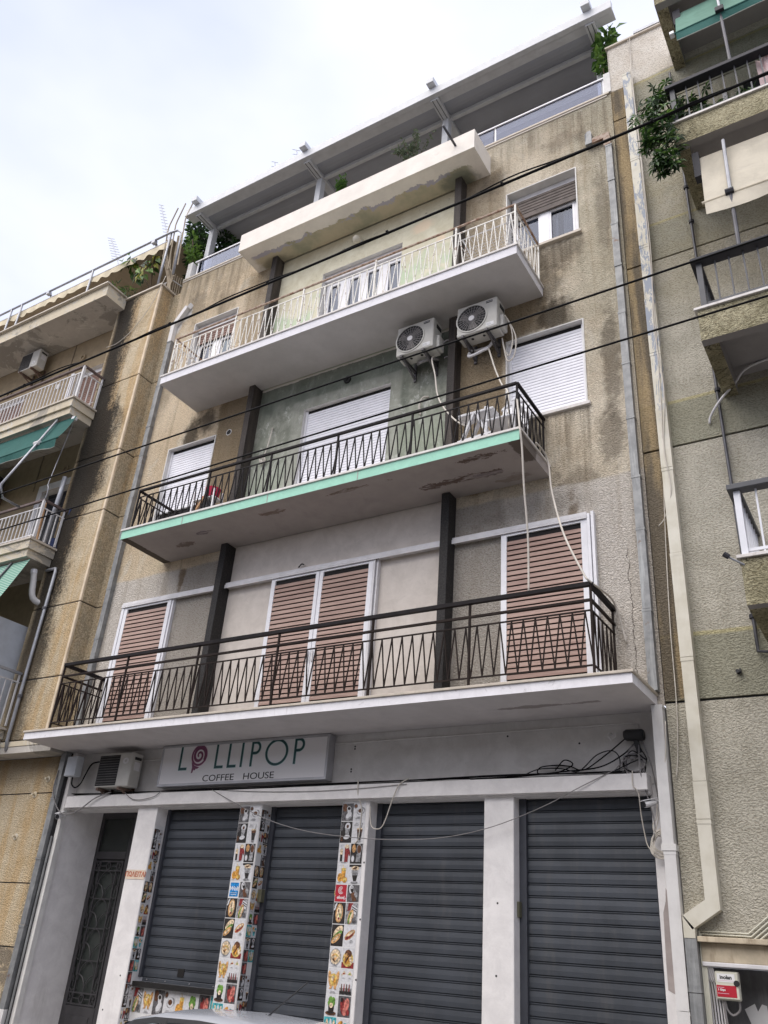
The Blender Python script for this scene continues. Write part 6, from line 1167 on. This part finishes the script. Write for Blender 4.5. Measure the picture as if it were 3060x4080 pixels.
o=MB().bar((-8.72,-.6,7.78),(-8.8,-.6,8.75),.03,.03).build('broom_stick','wood'); tag(o,'thin wooden stick standing by the grey pole on the left balcony','stick')
o=MB().tube([(-8.6,-.3,7.79),(-8.6,-.3,8.0)],[.16,.12],12).bar((-8.5,-.25,8.3),(-8.35,-.3,8.6),.12,.1).build('blue_bundle','blue'); tag(o,'navy cloth bundle in the corner of the middle left balcony','cloth')
# ================================================================== silver car
K=thing('parked_car','silver hatchback parked at the kerb in front of the shutters','car',(-1.35,-2.4,GR))
cx,cy=-1.35,-2.4
def sec(x,zb,zr,wb,wr,n=9):
    pts=[]
    for i in range(n):
        t=-1+2*i/(n-1); a=abs(t)
        if a>.72: f=(1-a)/.28; pts.append((cx+x,cy+math.copysign(wb+(wr-wb)*f,t),zb+(zr-.05-zb)*f))
        else: f=a/.72; pts.append((cx+x,cy+math.copysign(wr*(f if f>0 else 0)*(1-.0*f),t),zr-.05*f**2.6))
    return pts
def loft(secs,mat,name,caps=True):
    m=MB(); n=len(secs[0])
    for s in secs: m.v+= [tuple(p) for p in s]
    for i in range(len(secs)-1):
        for k in range(n-1): m.f.append((i*n+k,(i+1)*n+k,(i+1)*n+k+1,i*n+k+1)); m.m.append(0)
    if caps: m.f.append(tuple(range(n))); m.m.append(0); m.f.append(tuple((len(secs)-1)*n+k for k in range(n-1,-1,-1))); m.m.append(0)
    return m.build(name,mat,K,smooth=True)
gz=GR+.04
hull=[]
for x,zl,zt,wd in ((-2.02,.35,.62,.55),(-1.95,.25,.70,.70),(-1.7,.20,.78,.80),(-1.1,.18,.90,.84),(-.5,.17,.94,.85),(.4,.17,.96,.85),(1.3,.18,.98,.84),(1.8,.22,.96,.80),(2.0,.30,.90,.72),(2.06,.40,.80,.6)):
    z0,z1=GR+zl,GR+zt; hull.append([(cx+x,cy-wd*.86,z0),(cx+x,cy-wd,z0+(z1-z0)*.25),(cx+x,cy-wd*1.0,z0+(z1-z0)*.65),(cx+x,cy-wd*.95,z1-.03),(cx+x,cy-wd*.8,z1),(cx+x,cy,z1+.02),(cx+x,cy+wd*.8,z1),(cx+x,cy+wd*.95,z1-.03),(cx+x,cy+wd,z0+(z1-z0)*.65),(cx+x,cy+wd,z0+(z1-z0)*.25),(cx+x,cy+wd*.86,z0)])
bd=loft(hull,'carp','body')
DZ=.02
S_=((-1.15,.90,.95,.80,.70),(-.75,.93,1.22,.80,.60),(-.40,.94,1.42,.80,.62),(-.1,.95,1.475,.80,.62),(.4,.96,1.49,.80,.615),(.9,.97,1.47,.79,.60),(1.25,.97,1.43,.78,.58),(1.6,.97,1.22,.76,.56),(1.95,.95,.99,.70,.6))
S_=tuple((x,a,b+(DZ if b>1 else DZ*.3),c,d) for x,a,b,c,d in S_); cab=loft([sec(x,GR+a,GR+b,c,d,17) for x,a,b,c,d in S_],'carp','cabin',False)
def lerp(a,b,t): return a+(b-a)*t
def sideq(s,x0,x1,b0,b1,zt0,zt1,mat,name,o=.004):
    """side window on the sloping cabin flank; s=-1 street side"""
    def at(x):
        for i in range(len(S_)-1):
            if S_[i][0]<=x<=S_[i+1][0]: t=(x-S_[i][0])/(S_[i+1][0]-S_[i][0]); return [lerp(S_[i][k],S_[i+1][k],t) for k in range(1,5)]
    def pt(x,f): a,b,wb,wr=at(x); return (cx+x,cy+s*(lerp(wb,wr,f)+o),GR+lerp(a,b-.05,f)+o)
    m=MB(); n=8
    for i in range(n):
        u,v=x0+(x1-x0)*i/n,x0+(x1-x0)*(i+1)/n; fu,fv=lerp(zt0,zt1,i/n),lerp(zt0,zt1,(i+1)/n); q=[pt(u,b0),pt(v,b0),pt(v,fv),pt(u,fu)]; m.poly(q if s<0 else q[::-1])
    return m.build(name,mat,K,smooth=True)
for s in (-1,1):
    sideq(s,-.62,-.02,.06,.06,.45,.90,'carg','side_window',.006); sideq(s,.06,.78,.06,.06,.92,.92,'carg','side_window',.006); sideq(s,.86,1.35,.08,.08,.90,.55,'carg','side_window',.006); sideq(s,-.70,1.42,.02,.02,.30,.30,'trim','window_seal',.0025); sideq(s,-.55,1.3,.90,.90,.985,.985,'trim','window_seal',.004); sideq(s,.0,.05,.1,.1,.97,.97,'trim','door_pillar',.005)
def cross(i0,i1,f0,f1,mat,name,o=.006):
    a,b=S_[i0],S_[i1]; m=MB(); 
    def pt(f,t): z=lerp(a[2],b[2],f); wr=lerp(a[4],b[4],f); x=lerp(a[0],b[0],f); return (cx+x,cy+wr*t*.92,GR+z-.05*abs(t*.92)**2.6+o)
    for k in range(8): t0,t1=-1+k/4,-1+(k+1)/4; m.poly([pt(f0,t0),pt(f0,t1),pt(f1,t1),pt(f1,t0)][::-1])
    return m.build(name,mat,K,smooth=True)
cross(0,1,.1,1,'carg','windscreen'); cross(1,2,0,.85,'carg','windscreen'); cross(6,7,.2,1,'carg','rear_window'); cross(7,8,0,.6,'carg','rear_window')
for x in (-1.3,1.25):
    for s in (-1,1):
        y=cy+s*.78; w_=MB().tube([(cx+x,y-.1,GR+.305),(cx+x,y+.1,GR+.305)],.305,24).build('wheel','tyre',K); MB().tube([(cx+x,y+s*.085,GR+.305),(cx+x,y+s*.106,GR+.305)],.19,18).build('rim','rim',w_)
for s in (-1,1): MB().solid(cx-2.0,cx-1.86,cy+s*.58-.14,cy+s*.58+.14,GR+.60,GR+.72).build('headlight','lampw',K,bevel=.03); MB().solid(cx+1.93,cx+2.06,cy+s*.62-.1,cy+s*.62+.1,GR+.66,GR+.9).build('tail_light','lampr',K,bevel=.03); MB().bar((cx-.55,cy+s*.83,GR+.98),(cx-.5,cy+s*1.0,GR+1.02),.12,.12).build('wing_mirror','carp',K)
an=MB().tube([(cx+.50,cy,GR+1.45),(cx+.55,cy,GR+1.495)],[.035,.018],10).tube([(cx+.55,cy,GR+1.49),(cx+.93,cy,GR+1.77)],[.008,.004],6).build('roof_aerial','trim',K,smooth=True)
